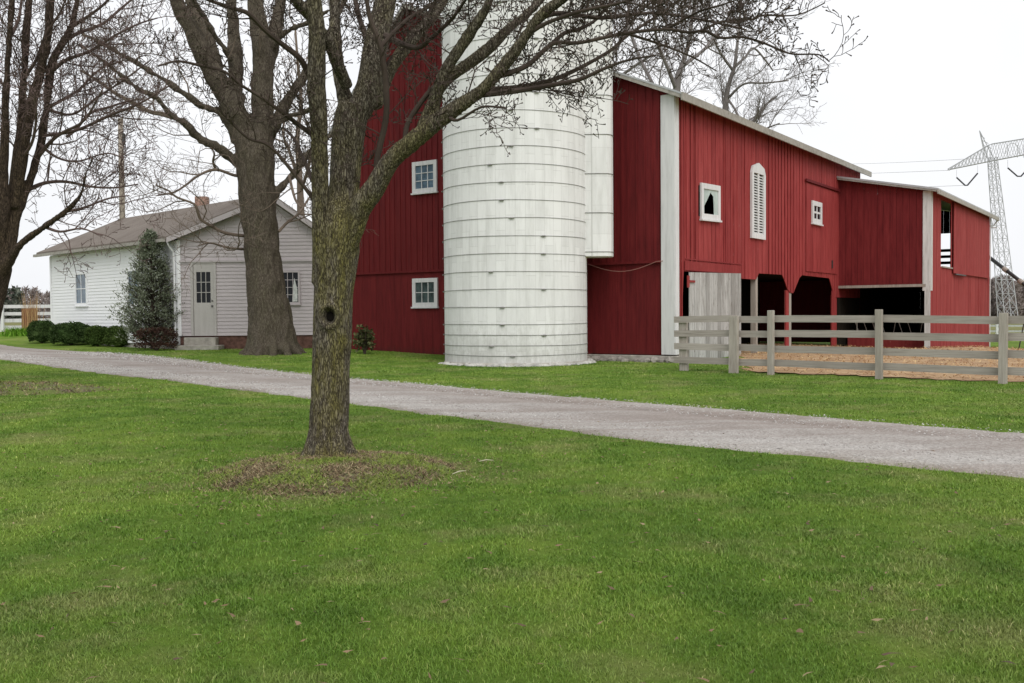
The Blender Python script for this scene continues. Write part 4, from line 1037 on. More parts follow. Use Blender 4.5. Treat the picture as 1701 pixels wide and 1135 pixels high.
sec = [Limb(q, T1 + a, b2) for q, a, b2 in [
    ([(627, 290, 12), (627, 261, 10), (641, 197, 10), (641, 141, 10), (632, 78, 9), (616, 35, 8), (609, 0, 7), (600, -60, 5)], -.1, -.5),
    ([(632, 78, 8), (655, 53, 7), (683, 28, 7), (718, 7, 6), (760, -30, 4)], -.3, .3),
    ([(672, 240, 9), (679, 201, 8), (711, 155, 8), (735, 132, 8)], -.25, -.1),
    ([(795, 158, 11), (859, 151, 9), (925, 140, 8), (964, 132, 7), (1004, 114, 6), (1044, 100, 4), (1090, 92, 3)], -.5, -.7),
    ([(797, 150, 10), (859, 145, 8), (911, 135, 8), (951, 119, 7), (991, 98, 6), (1017, 82, 6), (1044, 58, 5), (1100, 21, 4), (1150, -15, 3)], -.5, .9),
    ([(818, 130, 10), (872, 111, 9), (906, 82, 8), (925, 71, 7), (964, 71, 6), (1036, 56, 6), (1106, 49, 5), (1143, 54, 5), (1172, 52, 5), (1196, 63, 4.5), (1233, 62, 4), (1264, 70, 4), (1291, 81, 3.5), (1317, 90, 3), (1360, 91, 2.5), (1378, 103, 2)], -.55, -.5),
    ([(1143, 54, 4), (1169, 50, 4), (1196, 37, 4), (1251, 32, 3.5), (1267, 26, 3), (1317, 26, 2.5), (1344, 18, 2), (1370, 5, 2)], -.75, .2),
    ([(906, 82, 7), (938, 55, 7), (964, 48, 6), (991, 32, 5), (1012, 8, 5), (1050, -30, 3)], -.6, .8),
    ([(870, 62, 9), (905, 40, 7), (960, 20, 6), (1030, 5, 5), (1110, -20, 3)], -.65, -.8),
    ([(1045, 57, 5), (1100, 75, 4), (1150, 95, 3), (1190, 118, 2)], -.7, .6),
    ([(1106, 49, 5), (1160, 20, 4), (1200, 8, 3), (1260, -12, 2)], -.75, -.6),
    ([(885, 34, 10), (930, 22, 8), (1000, 30, 7), (1080, 22, 5), (1150, 30, 4), (1240, 50, 3)], -.5, .3),
    ([(516, 128, 12), (509, 116, 10), (497, 96, 10), (468, 73, 9), (439, 49, 8), (413, 23, 8), (390, 15, 7), (346, 0, 6), (300, -20, 4)], -.15, -1.0),
    ([(520, 332, 8), (515, 323, 7), (497, 300, 6), (483, 282, 6), (459, 253, 5), (439, 238, 5), (413, 230, 4.5), (385, 205, 4), (360, 178, 3)], -.1, -.6),
    ([(520, 225, 9), (459, 180, 6), (436, 163, 6), (401, 142, 5), (372, 119, 5), (328, 108, 5), (294, 102, 4), (262, 110, 3)], -.15, -1.1),
    ([(519, 300, 8), (503, 262, 6), (488, 230, 5), (470, 212, 4)], -.1, .8),
    ([(740, 190, 8), (760, 200, 5), (800, 178, 4), (840, 180, 3)], -.45, -.4),
    ([(610, 160, 12), (650, 100, 10), (690, 55, 8), (720, 10, 7), (745, -40, 5)], .1, .9),
    ([(622, 90, 12), (600, 40, 9), (590, 0, 8), (575, -60, 5)], .1, 1.),
    ([(640, 60, 12), (690, 80, 8), (720, 60, 7), (752, 30, 6), (780, -10, 4)], .1, -.9)]]
mb = MB(); bud = [36000]
for l in sec: mb.tube(l.p, l.r, 8)
prm = {0: (.115, .66, .5, 7, 5), 1: (.066, .28, .45, 5, 3), 2: (.042, .085, .5, 3, 3), 'last': 2, 'rmin': .0027, 'wig': .26, 'curl': .05, 'bud': True}
for l in sec: grow(mb, l.p, l.r, 0, prm, bud)
prm1 = dict(prm); prm1[0] = (.13, .7, .5, 5, 5)
for l in nl[1:]: 
    k = len(l.p) // 3; grow(mb, l.p[k:], l.r[k:], 0, prm1, bud)
print('near twigs left', bud)
mb.build('branches', M['twig'], near)

# --- old maple in front of the house
T2 = MID.y + .6
maple = empty('maple_tree', MID, 'large old bare maple with flared roots in front of the farmhouse door wall', 'tree')
ml = [Limb([(449, 605, 92), (448, 585, 86), (447, 560, 77), (446, 530, 71), (441, 470, 66), (434, 400, 61), (429, 350, 62), (425, 300, 65), (424, 255, 68), (420, 225, 66)], T2, 0, 5),
      Limb([(405, 235, 46), (394, 195, 42), (378, 163, 38), (354, 122, 36), (334, 84, 33), (314, 44, 26), (294, 6, 24), (262, -80, 17)], T2, -1.5),
      Limb([(362, 112, 18), (352, 78, 17), (334, 38, 17), (314, 0, 14), (295, -60, 10)], T2, 1.5),
      Limb([(386, 100, 13), (375, 84, 11), (355, 58, 11), (343, 32, 10), (328, 12, 8), (300, -30, 6)], T2, -2),
      Limb([(403, 230, 34), (393, 204, 30), (392, 145, 25), (390, 87, 24), (388, 44, 19), (384, 0, 17), (380, -100, 12)], T2, 1),
      Limb([(430, 235, 44), (436, 204, 40), (436, 145, 38), (436, 87, 38), (430, 44, 31), (424, 0, 26), (418, -110, 18)], T2, -.5),
      Limb([(442, 110, 26), (451, 81, 24), (459, 44, 22), (465, 0, 20), (475, -90, 14)], T2, 1.5),
      Limb([(455, 80, 12), (465, 61, 11), (488, 47, 10), (515, 36, 9), (560, 10, 6)], T2, -1),
      Limb([(440, 240, 26), (456, 209, 20), (474, 174, 17), (497, 140, 16), (514, 112, 14), (545, 60, 11), (575, -10, 8)], T2, 2),
      Limb([(454, 222, 12), (465, 204, 11), (483, 192, 10), (506, 186, 9), (545, 165, 6)], T2, -1.5),
      Limb([(446, 345, 16), (459, 320, 13), (483, 294, 12), (512, 256, 11), (550, 225, 8)], T2, 1.5),
      Limb([(400, 275, 20), (384, 262, 16), (360, 244, 15), (331, 230, 14), (308, 206, 13), (285, 192, 11), (259, 163, 10), (227, 146, 10), (186, 113, 8), (154, 89, 7), (122, 69, 6)], T2, -3.5),
      Limb([(395, 225, 16), (378, 204, 14), (366, 186, 13), (337, 177, 12), (308, 157, 11), (279, 137, 10), (250, 119, 9), (227, 105, 8), (178, 77, 7), (130, 53, 6)], T2, -2)]
def mroots(mb):
    for (a, l) in ((-2.9, .55), (-2.4, .45), (-1.9, .4), (-1.4, .5), (-.9, .5), (-.4, .45), (.4, .4), (1.6, .5), (2.6, .6)):
        d_ = Vector((math.cos(a), math.sin(a), 0)); b0 = Vector((MID.x - .02, T2, MID.z))
        mb.tube([b0 + d_ * .30 + Z_ * 1.7, b0 + d_ * .40 + Z_ * .8, b0 + d_ * .52 + Z_ * .30, b0 + d_ * (.6 + l * .45) + Z_ * .05, b0 + d_ * (.75 + l) - Z_ * .2], [.14, .19, .18, .13, .07], 9)
fuse('trunk', ml, .042, M['bark_mid'], ridges(5.5, 1.2, .03, .05), maple, mroots, 5)
ms = [Limb(q, T2, b2) for q, b2 in [
    ([(292, 196, 9), (267, 189, 8), (250, 186, 7), (227, 174, 7), (190, 154, 6), (162, 134, 5), (134, 117, 4)], 1.5),
    ([(410, 393, 6), (404, 392, 6), (373, 387, 5.5), (350, 375, 5), (334, 365, 5), (328, 351, 5), (322, 339, 4), (294, 328, 3.5), (280, 317, 3), (259, 308, 2)], -2),
    ([(395, 292, 6), (387, 291, 5), (358, 282, 5), (331, 291, 4), (308, 308, 3.5), (288, 320, 3), (262, 325, 2)], -2),
    ([(358, 281, 5), (354, 268, 4), (356, 255, 3), (350, 245, 2)], -1.),
    ([(463, 385, 5), (477, 370, 4.5), (497, 354, 4), (514, 328, 3), (535, 300, 2)], 1),
    ([(404, 414, 5), (380, 412, 4), (350, 404, 3), (330, 408, 2)], -2),
    ([(480, 292, 5), (490, 330, 4), (500, 345, 3)], -1)]]
mb = MB(); bud = [30000]
for l in ms: mb.tube(l.p, l.r, 7)
prm = {0: (.35, 2.1, .3, 6, 5), 1: (.22, .9, .25, 5, 3), 2: (.13, .4, .25, 3, 3), 'last': 2, 'rmin': .005, 'wig': .24, 'curl': .02, 'bud': False}
for l in ms: grow(mb, l.p, l.r, 0, dict(prm, **{}), bud)
for l in (ml[11], ml[12]): grow(mb, l.p[4:], l.r[4:], 0, prm, bud)
prm2 = dict(prm); prm2[0] = (.75, 2.2, .35, 6, 5)
for l in ml[1:11]:
    k = len(l.p) // 3; grow(mb, l.p[k:], l.r[k:], 0, prm2, bud)
print('maple left', bud)
mb.build('branches', M['twig_mid'], maple)

# --- dark multi-stemmed tree at the left edge
T3 = LEFT.y
ltree = empty('fruit_tree', LEFT, 'dark bare tree with many upright limbs at the left edge of the lawn', 'tree')
ll = [Limb([(-55, 660, 100), (-52, 630, 88), (-46, 580, 80), (-38, 520, 78), (-22, 470, 72), (-10, 445, 60), (-4, 428, 44)], T3, 0, 5),
      Limb([(-15, 450, 40), (2, 365, 26), (4, 300, 20), (8, 223, 14), (9, 182, 13), (12, 122, 12), (16, 61, 11), (20, 0, 10), (24, -80, 7)], T3, -1),
      Limb([(0, 430, 40), (16, 400, 26), (24, 344, 24), (28, 284, 21), (34, 223, 14), (36, 182, 13), (40, 122, 12), (43, 61, 12), (48, 0, 12), (52, -80, 9)], T3, .3),
      Limb([(24, 345, 22), (33, 284, 20), (45, 215, 18), (55, 162, 17), (67, 122, 16), (79, 61, 15), (83, 0, 14), (90, -80, 10)], T3, -.4),
      Limb([(22, 372, 16), (45, 316, 14), (61, 263, 14), (71, 223, 13), (77, 182, 13), (81, 142, 13), (87, 101, 13), (105, 71, 12), (120, 41, 11), (128, 0, 10), (140, -70, 7)], T3, .9),
      Limb([(-12, 472, 30), (10, 440, 20), (36, 405, 13), (73, 377, 10), (109, 352, 8), (134, 324, 6), (142, 292, 5), (154, 263, 4)], T3, -1),
      Limb([(-30, 480, 40), (-60, 380, 26), (-90, 250, 18), (-110, 100, 12), (-120, -30, 8)], T3, .5),
      Limb([(-25, 470, 34), (-25, 380, 22), (-30, 250, 16), (-30, 100, 12), (-35, -30, 8)], T3, 1.6)]
fuse('trunk', ll, .024, M['bark_left'], ridges(9, 1.8, .014, .02), ltree, None, 4)
ls = [Limb(q, T3 + a, b2) for q, a, b2 in [
    ([(70, 228, 7), (77, 225, 6), (126, 217, 5), (182, 192, 5), (223, 176, 4), (250, 162, 3), (285, 140, 2)], .3, -.8),
    ([(110, 228, 5), (126, 215, 5), (150, 188, 5), (182, 178, 4), (213, 168, 3), (240, 165, 2)], .3, .6),
    ([(78, 180, 7), (100, 168, 5), (130, 150, 4), (160, 120, 3.5), (190, 100, 2.5)], .4, 1),
    ([(84, 120, 8), (110, 100, 6), (150, 85, 5), (190, 60, 4), (230, 40, 3), (262, 30, 2)], .5, -1),
    ([(105, 70, 8), (130, 55, 6), (170, 40, 5), (200, 15, 4), (230, -10, 3)], .6, .9),
    ([(118, 45, 7), (150, 25, 5), (180, 0, 4), (210, -40, 3)], .6, -1.),
    ([(61, 263, 8), (85, 235, 6), (105, 220, 5), (140, 200, 4), (170, 150, 3)], .3, -1.2),
    ([(45, 316, 8), (75, 304, 6), (110, 302, 5), (150, 310, 4), (190, 312, 3), (230, 306, 2)], .3, .9),
    ([(73, 377, 6), (100, 385, 4), (135, 380, 3), (170, 392, 2)], -.4, -.6),
    ([(109, 352, 5), (140, 345, 4), (180, 330, 3), (215, 325, 2)], -.5, .8),
    ([(40, 130, 6), (60, 100, 5), (75, 60, 4), (100, 20, 3), (115, -20, 2)], .1, -.9),
    ([(36, 182, 6), (50, 160, 5), (60, 140, 4), (95, 90, 3)], .1, 1.),
    ([(66, 240, 6), (95, 262, 4), (130, 268, 3), (175, 255, 2.5), (205, 262, 2)], .2, -.4),
    ([(77, 182, 6), (120, 190, 4), (165, 160, 3.5), (210, 130, 3), (250, 100, 2)], .3, -.9),
    ([(16, 61, 6), (30, 35, 5), (36, 0, 4), (44, -50, 3)], -.6, .6),
    ([(30, 270, 6), (52, 240, 5), (60, 200, 4), (58, 150, 3)], 0, -1)]]
mb = MB(); bud = [42000]
for l in ls: mb.tube(l.p, l.r, 7)
prm = {0: (.2, 1.4, .45, 6, 4), 1: (.125, .55, .4, 4, 3), 2: (.085, .22, .4, 2, 3), 'last': 2, 'rmin': .0032, 'wig': .17, 'curl': .04, 'bud': True}
for l in ls: grow(mb, l.p, l.r, 0, prm, bud)
prm1 = dict(prm); prm1[0] = (.25, 1.3, .5, 5, 4)
for l in ll[1:]:
    k = len(l.p) // 4; grow(mb, l.p[k:], l.r[k:], 0, prm1, bud)
print('left left', bud)
mb.build('branches', M['twig_left'], ltree)

# --- far bare trees
def fartree(name, base, stems, lab, budn, prm, seed, mt='twig_far'):
    global TW
    TW = np.random.default_rng(seed)
    t = empty(name, base, lab, 'tree', 'bare trees beyond the buildings')
    mb = MB()
    for l in stems: mb.tube(l.p, l.r, 7)
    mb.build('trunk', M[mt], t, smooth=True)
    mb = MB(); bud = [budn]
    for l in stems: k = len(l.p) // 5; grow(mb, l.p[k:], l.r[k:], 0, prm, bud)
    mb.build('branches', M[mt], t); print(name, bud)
def foot(x, Y): p = at(x, 500, Y); return Vector((p.x, p.y, G(p.x, p.y)))
prF = {0: (.6, 5.2, .5, 6, 4), 1: (.42, 2.2, .4, 4, 3), 2: (.36, 1.0, .4, 3, 3), 'last': 2, 'rmin': .012, 'wig': .14, 'curl': .04, 'bud': False}
Yf = 62
def S(px, d=0, Y=Yf): return Limb(px, Y, d, 4)
fartree('ash_tree', foot(1120, Yf), [S([(1116, 515, 26), (1118, 300, 20), (1124, 150, 13), (1132, 112, 9), (1142, 80, 7), (1148, 40, 6), (1155, 0, 5), (1160, -70, 3)]),
    S([(1132, 112, 7), (1150, 98, 6), (1172, 80, 5), (1190, 55, 4), (1210, 30, 3)], 3), S([(1124, 150, 8), (1108, 110, 6), (1092, 70, 5), (1085, 20, 4), (1080, -40, 3)], -3),
    S([(1120, 200, 8), (1090, 150, 6), (1060, 90, 5), (1040, 30, 4)], 3)], 'tall bare tree rising behind the front end of the barn roof', 7000, prF, 5)
fartree('ash_tree', foot(1200, Yf + 9), [S([(1196, 515, 24), (1200, 300, 16), (1206, 170, 9), (1214, 130, 7), (1220, 112, 6), (1224, 80, 5), (1228, 40, 4), (1232, 0, 3)], 0, Yf + 9),
    S([(1220, 112, 5), (1238, 95, 4), (1252, 80, 3.5), (1275, 105, 3), (1284, 118, 2)], 2, Yf + 9), S([(1208, 165, 5), (1235, 140, 3.5), (1270, 138, 3), (1310, 134, 2)], -3, Yf + 9),
    S([(1218, 118, 5), (1195, 85, 4), (1180, 50, 3), (1170, 10, 2)], -2, Yf + 9)], 'slender bare tree behind the middle of the barn roof', 4000, prF, 8)
fartree('ash_tree', foot(1250, Yf + 16), [S([(1235, 515, 22), (1240, 300, 14), (1246, 215, 6), (1262, 190, 5), (1275, 172, 4), (1290, 160, 3)], 0, Yf + 16),
    S([(1244, 240, 5), (1225, 190, 4), (1210, 165, 3)], 2, Yf + 16), S([(1246, 230, 4), (1270, 215, 3), (1295, 205, 2)], -2, Yf + 16)], 'low twiggy tree just showing above the barn roof', 2500, prF, 9)
fartree('ash_tree', foot(980, Yf + 10), [S([(980, 515, 28), (985, 300, 20), (990, 150, 14), (998, 60, 10), (1005, -20, 7), (1010, -90, 5)], 0, Yf + 10),
    S([(992, 140, 8), (1030, 70, 6), (1060, 20, 5), (1085, -30, 4)], 3, Yf + 10), S([(990, 160, 8), (1040, 120, 5), (1085, 90, 4)], -3, Yf + 10)], 'bare tree directly behind the silo chute', 5000, prF, 10)
prG = dict(prF); prG[0] = (.8, 3.2, .5, 5, 4)
fartree('ash_tree', foot(500, 48), [S([(500, 515, 20), (500, 380, 14), (498, 300, 10), (494, 230, 8), (500, 170, 6), (495, 110, 5), (490, 40, 3)], 0, 48),
    S([(498, 300, 7), (480, 250, 5), (470, 220, 4), (478, 180, 3)], 2, 48), S([(499, 320, 6), (512, 280, 5), (520, 240, 4), (530, 190, 3)], -2, 48)], 'thin bare tree beyond the farmhouse ridge', 2500, prG, 12, 'twig_mid')

# ------------------------------------------------------------------ shrubs
def leafball(mb, c, rx, ry, rz, n, ls, sq=1., seed=0, shape=None, needle=False, inner=.55):
    g = np.random.default_rng(seed)
    for k in range(n):
        d_ = unit(g.normal(size=3)); d_ = np.sign(d_) * np.abs(d_) ** sq
        if d_[2] < -.75: d_[2] *= .5
        rr = inner + (1 - inner) * g.random() ** .6
        lump = 1 + .13 * mn.noise(Vector((d_[0] * 2.5 + seed, d_[1] * 2.5, d_[2] * 2.5)))
        p = np.array([c[0] + d_[0] * rx * rr * lump, c[1] + d_[1] * ry * rr * lump, c[2] + d_[2] * rz * rr * lump])
        if p[2] < c[2] - rz * .95: continue
        a = unit(g.normal(size=3) + d_ * .8); b2 = unit(np.cross(a, g.normal(size=3))); l = ls * g.uniform(.6, 1.3)
        w_ = l * (.18 if needle else .5)
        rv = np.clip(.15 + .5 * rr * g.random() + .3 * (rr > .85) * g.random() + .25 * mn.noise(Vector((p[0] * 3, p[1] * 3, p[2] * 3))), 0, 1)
        mb.add([p, p + a * l * .5 + b2 * w_, p + a * l, p + a * l * .5 - b2 * w_], [(0, 1, 2, 3)], float(rv))
def shrub(name, xl, xr, yt, yb, lab, m, seed, n=5200, ls=.05, dep=.9, group=None, sq=.72):
    xc = (xl + xr) / 2; p = hit(xc, yb); W = (xr - xl) * p.y / FPX / 2; H = (yb - yt) * p.y / FPX
    c = p + Vector((0, W * dep * .35, H * .5)); t = empty(name, Vector((c.x, c.y, p.z)), lab, 'shrub', group)
    mb = MB(); leafball(mb, c, W, W * dep, H * .52, n, ls, sq, seed, inner=.72 if n > 1000 else .2)
    if n > 1000 and name == 'boxwood_shrub': rock(mb, c, (W * .93, W * dep * .93, H * .47), seed)
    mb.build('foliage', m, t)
    mb = MB()
    for k in range(10):
        a = k * .63; mb.tube([Vector((c.x, c.y, p.z - .05)), c + Vector((math.cos(a) * W * .4, math.sin(a) * W * .4, 0)), c + Vector((math.cos(a) * W * .7, math.sin(a) * W * .7, H * .25))], [.02, .014, .006], 5)
    mb.build('stems', M['twig'], t); return t
gb = 'clipped boxwood shrubs along the white house wall'
shrub('boxwood_shrub', 46, 86, 534, 571, 'leftmost dark round boxwood shrub, by the house corner and white fence', M['boxwood'], 1, group=gb)
shrub('boxwood_shrub', 82, 145, 537, 574, 'widest clipped boxwood shrub, in front of the far side window', M['boxwood'], 2, 8000, group=gb)
shrub('boxwood_shrub', 142, 178, 543, 576, 'small olive green boxwood shrub right of the widest one', M['boxwood_b'], 3, group=gb)
shrub('boxwood_shrub', 173, 218, 543, 577, 'boxwood shrub touching the left foot of the grey green conifer', M['boxwood_b'], 4, group=gb)
shrub('barberry_shrub', 222, 290, 545, 583, 'low purple brown twiggy shrub at the foot of the conifer', M['barberry'], 5, 3000, .045)
shrub('leafy_shrub', 588, 622, 541, 589, 'small loose shrub against the red wall just right of the near trunk', M['bud_shrub'], 6, 520, .09, sq=1)
# conifer
p = hit(252, 581); kx = p.y / FPX; H = (581 - 383) * kx
con = empty('conifer', p, 'loose cone shaped grey green conifer at the corner of the white house', 'tree')
mb = MB(); tw = MB(); g = np.random.default_rng(4); cy = p.y + .1
tw.tube([Vector((p.x, cy, p.z - .1)), Vector((p.x + .03, cy, p.z + H * .5)), Vector((p.x - .02, cy, p.z + H * .97))], [.09, .06, .015], 7)
for k in range(620):
    f = g.random() ** 1.2; z = p.z + .12 + f * (H - .25)
    prof = (1 - f) ** .85 * 1.2 * min(1, .62 + f * 2.2); Rr = 55 * kx * prof * g.uniform(.6, 1.15) + .06
    a = g.uniform(0, 2 * math.pi); d_ = np.array([math.cos(a), math.sin(a), 0]); e = np.array([p.x, cy, z]) + d_ * Rr + np.array([0, 0, Rr * g.uniform(.2, .75)])
    s0 = np.array([p.x, cy, z]); tw.tube([s0, (s0 + e) / 2 + np.array([0, 0, -.03]), e], [.014, .01, .004], 4, cap=False)
    for j in range(26):
        t = g.uniform(.45, 1.05); q = s0 + (e - s0) * t + g.normal(size=3) * .055
        dv = unit(d_ * .5 + np.array([0, 0, g.uniform(.3, 1.4)]) + g.normal(size=3) * .45); b2 = unit(np.cross(dv, g.normal(size=3))); l = g.uniform(.05, .12)
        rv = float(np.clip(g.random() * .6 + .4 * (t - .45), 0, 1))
        mb.add([q, q + dv * l * .5 + b2 * l * .2, q + dv * l, q + dv * l * .5 - b2 * l * .2], [(0, 1, 2, 3)], rv)
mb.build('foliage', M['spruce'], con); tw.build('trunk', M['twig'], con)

# bright green perennials by the white fence
p = hit(28, 558); n = 260
P = np.c_[rng.normal(p.x, .32, n), rng.normal(p.y, .2, n)]
o = blades('green_plant', P, gz(P[:, 0], P[:, 1]), rng.uniform(.2, .5, n), rng.uniform(.03, .05, n), rng.uniform(.3, 1, n), rng.random(n), M['daylily'], kind=None)
tag(o, 'clump of bright green leaves in front of the white board fence', 'plant')

# ------------------------------------------------------------------ white fence, rusty bin, far left
p0 = hit(5, 551); YF = p0.y
wf = empty('white_fence', p0, 'white painted board fence left of the farmhouse', 'fence')
fz = lambda y: at(40, y, YF).z
for (ya, yb) in ((506.5, 512), (518.5, 524), (529.5, 535.5), (541, 547)):
    a = at(-150, ya, YF + .4); b2 = at(96, ya, YF); h_ = (yb - ya) * YF / FPX
    a.z = b2.z = at(40, (ya + yb) / 2, YF).z - h_ / 2
    MB().prism([a, a + Vector((0, .03, 0)), a + Vector((0, .03, h_)), a + Vector((0, 0, h_))], b2 - a).build('rail', M['white'], wf)
for (xa, xb) in ((-130, -122), (-66, -58), (-2, 8)):
    a = at(xa, 552, YF); b2 = at(xb, 552, YF); MB().box(Vector((a.x, YF - .12, G(a.x, YF) - .2)), (b2.x - a.x, 0, 0), (0, .1, 0), (0, 0, fz(504) - G(a.x, YF) + .2)).build('post', M['white'], wf)
p = hit(49, 553); kx = p.y / FPX
mb = MB(); mb.tube([p - Z_ * .1, p + Z_ * .05, p + Z_ * (553 - 513) * kx], [11.5 * kx, 11.5 * kx, 11.5 * kx], 20)
bn = mb.build('rusty_barrel', M['rust'], loc=p); tag(bn, 'rust brown barrel standing before the white fence', 'barrel')
p = hit(52, 556)
P = np.c_[rng.normal(p.x, .14, 150), rng.normal(p.y + .1, .14, 150)]
o = blades('dry_stalks', P, gz(P[:, 0], P[:, 1]), rng.uniform(.9, 2.1, 150), rng.uniform(.012, .022, 150), rng.uniform(.02, .2, 150), rng.random(150), M['straw'], kind=None)
tag(o, 'tall tan dry stalks growing beside the rusty barrel', 'plant')

# utility pole and wires
def utility():
    Y = 52.; a = at(200, 197, Y); b0 = Vector((a.x, a.y, G(a.x, a.y)))
    u = empty('utility_pole', b0, 'wooden utility pole rising behind the farmhouse roof', 'pole')
    MB().tube([b0 - Z_ * .3, Vector((a.x, a.y, a.z))], [.17, .13], 10).build('pole_shaft', M['pole'], u, smooth=True)
    MB().tube([Vector((a.x + .15, a.y, a.z - .8)), Vector((a.x + .15, a.y, a.z - 1.4))], .09, 8).build('insulator_box', M['dark_metal'], u)
    for k, (dz, lab) in enumerate(((-.3, 'upper'), (-1.9, 'lower'))):
        q0 = Vector((a.x, a.y, a.z + dz)); q1 = at(620, 258 + 18 * k, 75); n = 14
        pts = [q0.lerp(q1, i / n) - Z_ * 1.2 * math.sin(math.pi * i / n) * .7 for i in range(n + 1)]
        wv = MB().tube(pts, .013, 4).build('overhead_wire', M['wire'], loc=q0); tag(wv, '%s thin overhead wire running right from the pole behind the house' % lab, 'wire')
utility()

# ------------------------------------------------------------------ transmission tower, wires, auger
YT = 150.; kt = YT / FPX
tb = at(1678, 530, YT); tz = tb.z - .5
tower = empty('transmission_tower', (tb.x, tb.y, tz), 'pale steel lattice power tower beyond the right end of the barn', 'tower')
def bar(mb, a, b2, r=.07): mb.tube([a, b2], r, 4)
body = MB()
ctr = lambda z: Vector((at(1648 + (1676 - 1648) * np.clip((at(1650, 268, YT).z - z) / (at(1650, 268, YT).z - tz), 0, 1), 400, YT).x, YT, z))
zt = at(1650, 262, YT).z
def corners(z):
    f = (zt - z) / (zt - tz); hw = .5 + .55 * f; c = ctr(z); return [c + Vector((sx * hw, sy * hw, 0)) for sx, sy in ((-1, -1), (1, -1), (1, 1), (-1, 1))]
N = 13; zz = [tz + (zt - tz) * (1 - (1 - i / N) ** 1.15) for i in range(N + 1)]
for i in range(N):
    a, b2 = corners(zz[i]), corners(zz[i + 1])
    for j in range(4):
        bar(body, a[j], b2[j], .07); bar(body, a[j], b2[(j + 1) % 4], .035); bar(body, a[(j + 1) % 4], b2[j], .035)
        bar(body, b2[j], b2[(j + 1) % 4], .03)
body.build('lattice_body', M['steel'], tower)
arm = MB(); la, rb = at(1576, 282, YT + 3), at(1760, 246, YT - 6); m0 = at(1645, 268, YT)
def truss(mb, p, q, h0, h1, n=12):
    for i in range(n):
        f0, f1 = i / n, (i + 1) / n; a, b2 = p.lerp(q, f0), p.lerp(q, f1); ha, hb = h0 + (h1 - h0) * f0, h0 + (h1 - h0) * f1
        for o_ in (-.45, .45):
            oo = Vector((0, o_, 0)); bar(mb, a + oo, b2 + oo, .07); bar(mb, a + oo + Z_ * ha, b2 + oo + Z_ * hb, .05); bar(mb, a + oo, b2 + oo + Z_ * hb, .035); bar(mb, a + oo + Z_ * ha, b2 + oo, .035)
truss(arm, la, m0, .15, 2.6); truss(arm, m0, rb, 2.6, 2.2)
arm.build('cross_arm', M['steel'], tower)
pkm = MB(); pa = at(1627, 217, YT); 
for o_ in ((-.3, 0), (.3, 0), (0, .3)):
    bar(pkm, pa, at(1643, 250, YT) + Vector((o_[0] * 2, o_[1] * 2, -1)), .07)
for f in (.25, .5, .75): bar(pkm, pa.lerp(at(1643, 250, YT) + Vector((-.6, 0, 0)), f), pa.lerp(at(1643, 250, YT) + Vector((.6, 0, 0)), f + .15), .05)
for x_ in (1674, 1690, 1700): bar(pkm, at(x_, 241, YT), at(x_, 262, YT), .05)
pkm.tube([at(1682 + 12 * math.cos(a), 256 - 18 * math.sin(a), YT) for a in np.linspace(0, math.pi, 9)], .05, 4)
pkm.build('peak', M['steel'], tower)
for q in (((1589, 295), (1603, 308), (1607, 308), (1624, 288)), ((1674, 279), (1690, 293), (1696, 293), (1706, 282))):
    MB().tube([at(x, y, YT - 1) for x, y in q], .12, 6).build('insulator_string', M['insulator'], tower)
    for (x, y) in (q[0], q[3]):
        MB().tube([at(x, y, YT - 1), at(x, y - 13, YT - .5)], .03, 4).build('hanger', M['steel'], tower)
for k, (x0_, y0_, x1_, y1_) in enumerate(((1603, 308, 1380, 300), (1578, 283, 1330, 276), (1645, 262, 1400, 262))):
    q0 = at(x0_, y0_, YT - 1); q1 = at(x1_ - 200, y1_ - 10, YT + 210); n = 16
    pts = [q0.lerp(q1, i / n) - Z_ * 2.5 * math.sin(math.pi * i / n) for i in range(n + 1)]
    wv = MB().tube(pts, .03, 4).build('power_line', M['steel'], loc=q0)
    tag(wv, ('lowest power line, hung from the left insulator of the tower', 'power line from the left arm tip of the tower', 'uppermost power line, from the middle of the tower')[k], 'wire', 'power lines leaving the tower')
# grain auger
YA = 47.; a0, a1 = at(1640, 425, YA), at(1745, 506, YA - 3)
au = empty('grain_auger', Vector((a1.x, a1.y, G(a1.x, a1.y))), 'dark slanting grain auger tube beyond the right end of the barn', 'auger')
MB().tube([a0, a1], .085, 10).build('tube', M['dark_metal'], au, smooth=True)
dirv = (a1 - a0).normalized(); mb = MB()
for f in (.3, .55, .8): c = a0.lerp(a1, f); mb.tube([c - dirv * .12, c + dirv * .12], .115, 10)
mb.build('clamp_rings', M['grey_wood'], au)
mb = MB(); mb.tube([a0.lerp(a1, .7), Vector((a1.x - 1.0, a1.y - .6, G(a1.x, a1.y)))], .03, 6); mb.tube([a0.lerp(a1, .7), Vector((a1.x - 1.0, a1.y + .8, G(a1.x, a1.y)))], .03, 6); mb.tube([a1, Vector((a1.x + .3, a1.y, G(a1.x, a1.y)))], .04, 6)
mb.build('support_legs', M['dark_metal'], au)

# pale paddock fence and dirt beyond the right corner
pp = at(1660, 530, 58.); yfz = 58.
gf = empty('paddock_fence', Vector((pp.x, yfz, G(pp.x, yfz))), 'pale board fence in the paddock beyond the barn', 'fence')
for (ya, yb) in ((531, 534), (540, 543), (549, 552)):
    a = at(1630, ya, yfz + 4); b2 = at(1830, ya, yfz - 2); h_ = (yb - ya) * yfz / FPX
    MB().prism([a, a + Vector((0, .04, 0)), a + Vector((0, .04, -h_)), a - Z_ * h_], b2 - a).build('rail', M['white'], gf)
for x_ in (1656, 1720, 1780):
    a = at(x_, 529, yfz + 4 - 6 * (x_ - 1630) / 200); MB().box(Vector((a.x - .09, a.y - .12, G(a.x, a.y) - .3)), (.18, 0, 0), (0, .1, 0), (0, 0, a.z - G(a.x, a.y) + .3)).build('post', M['white'], gf)

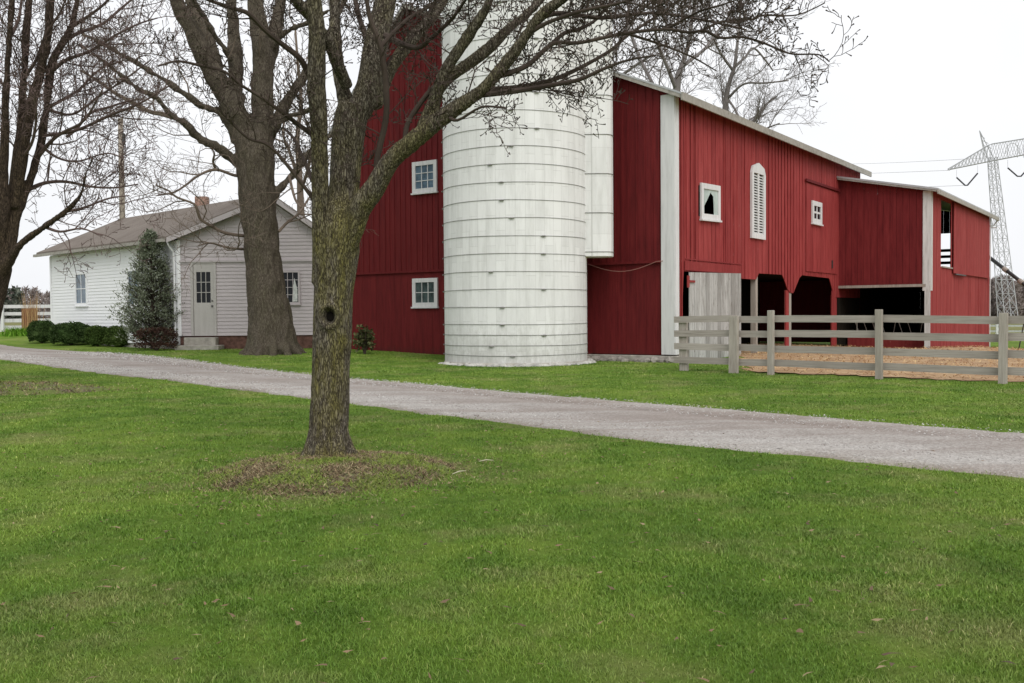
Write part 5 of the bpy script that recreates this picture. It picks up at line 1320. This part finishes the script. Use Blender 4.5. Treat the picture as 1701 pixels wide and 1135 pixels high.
# ------------------------------------------------------------------ far woods
def woods(name, x0, x1, Y, ytop, ybase, m, n, seed, bare):
    g = np.random.default_rng(seed); mb = MB(); kx = Y / FPX
    xs_ = np.linspace(x0, x1, max(6, int((x1 - x0) / 7)))
    for x in xs_:
        x = x + g.uniform(-4, 4); yy = Y + g.uniform(-12, 12); top = ytop + g.uniform(-5, 6); p = at(x, top, yy); zg = -1.5
        Hh = p.z - zg; Wd = g.uniform(7, 12) * kx
        mb.tube([Vector((p.x, p.y, zg)), Vector((p.x + g.uniform(-.3, .3), p.y, p.z - Hh * .15))], [.16, .05], 4, rnd=.2)
        for k in range(n):
            f = g.random(); prof = (math.sin(math.pi * min(.98, f * .85 + .13)) ** .6) if bare else (1 - f * .75)
            a = g.uniform(0, 6.283); rr = Wd * prof * g.random() ** .5
            q = np.array([p.x + rr * math.cos(a), p.y + rr * math.sin(a), zg + Hh * (.12 + .88 * f)])
            d_ = unit(g.normal(size=3) + np.array([0, 0, 1.5 if bare else 0])); b2 = unit(np.cross(d_, g.normal(size=3))); l = g.uniform(.5, 1.3)
            w_ = .13 if bare else .28
            mb.add([q, q + d_ * l * .5 + b2 * w_, q + d_ * l, q + d_ * l * .5 - b2 * w_], [(0, 1, 2, 3)])
    o = mb.build(name, m); o['kind'] = 'stuff'
woods('evergreen_woods', -260, 34, 190., 482, 506, M['woods_pine'], 260, 1, False)
woods('bare_woods', 20, 130, 200., 484, 506, M['woods_bare'], 420, 2, True)
woods('bare_woods', 480, 640, 210., 484, 506, M['woods_bare'], 200, 7, True)
woods('bare_woods', 1560, 2000, 230., 466, 530, M['woods_bare'], 800, 3, True)
woods('bare_woods', 1600, 2000, 215., 476, 530, M['woods_bare'], 700, 4, True)

# ------------------------------------------------------------------ little things lying on the grass
for (x, y, l, a, lab) in ((763, 796, .17, .9, 'short pale stick lying right of the mulch mound'), (808, 777, .13, .15, 'small pale chip of wood on the grass before the driveway')):
    p = hit(x, y); d_ = Vector((math.cos(a), math.sin(a), 0)) * l / 2
    o = MB().tube([p - d_ + Z_ * .05, p + Z_ * .06 + Vector((0, .01, 0)), p + d_ + Z_ * .055], [.003, .005, .002], 6).build('fallen_stick', simple('pale stick', (.5, .46, .33), .8), loc=p)
    tag(o, lab, 'stick')
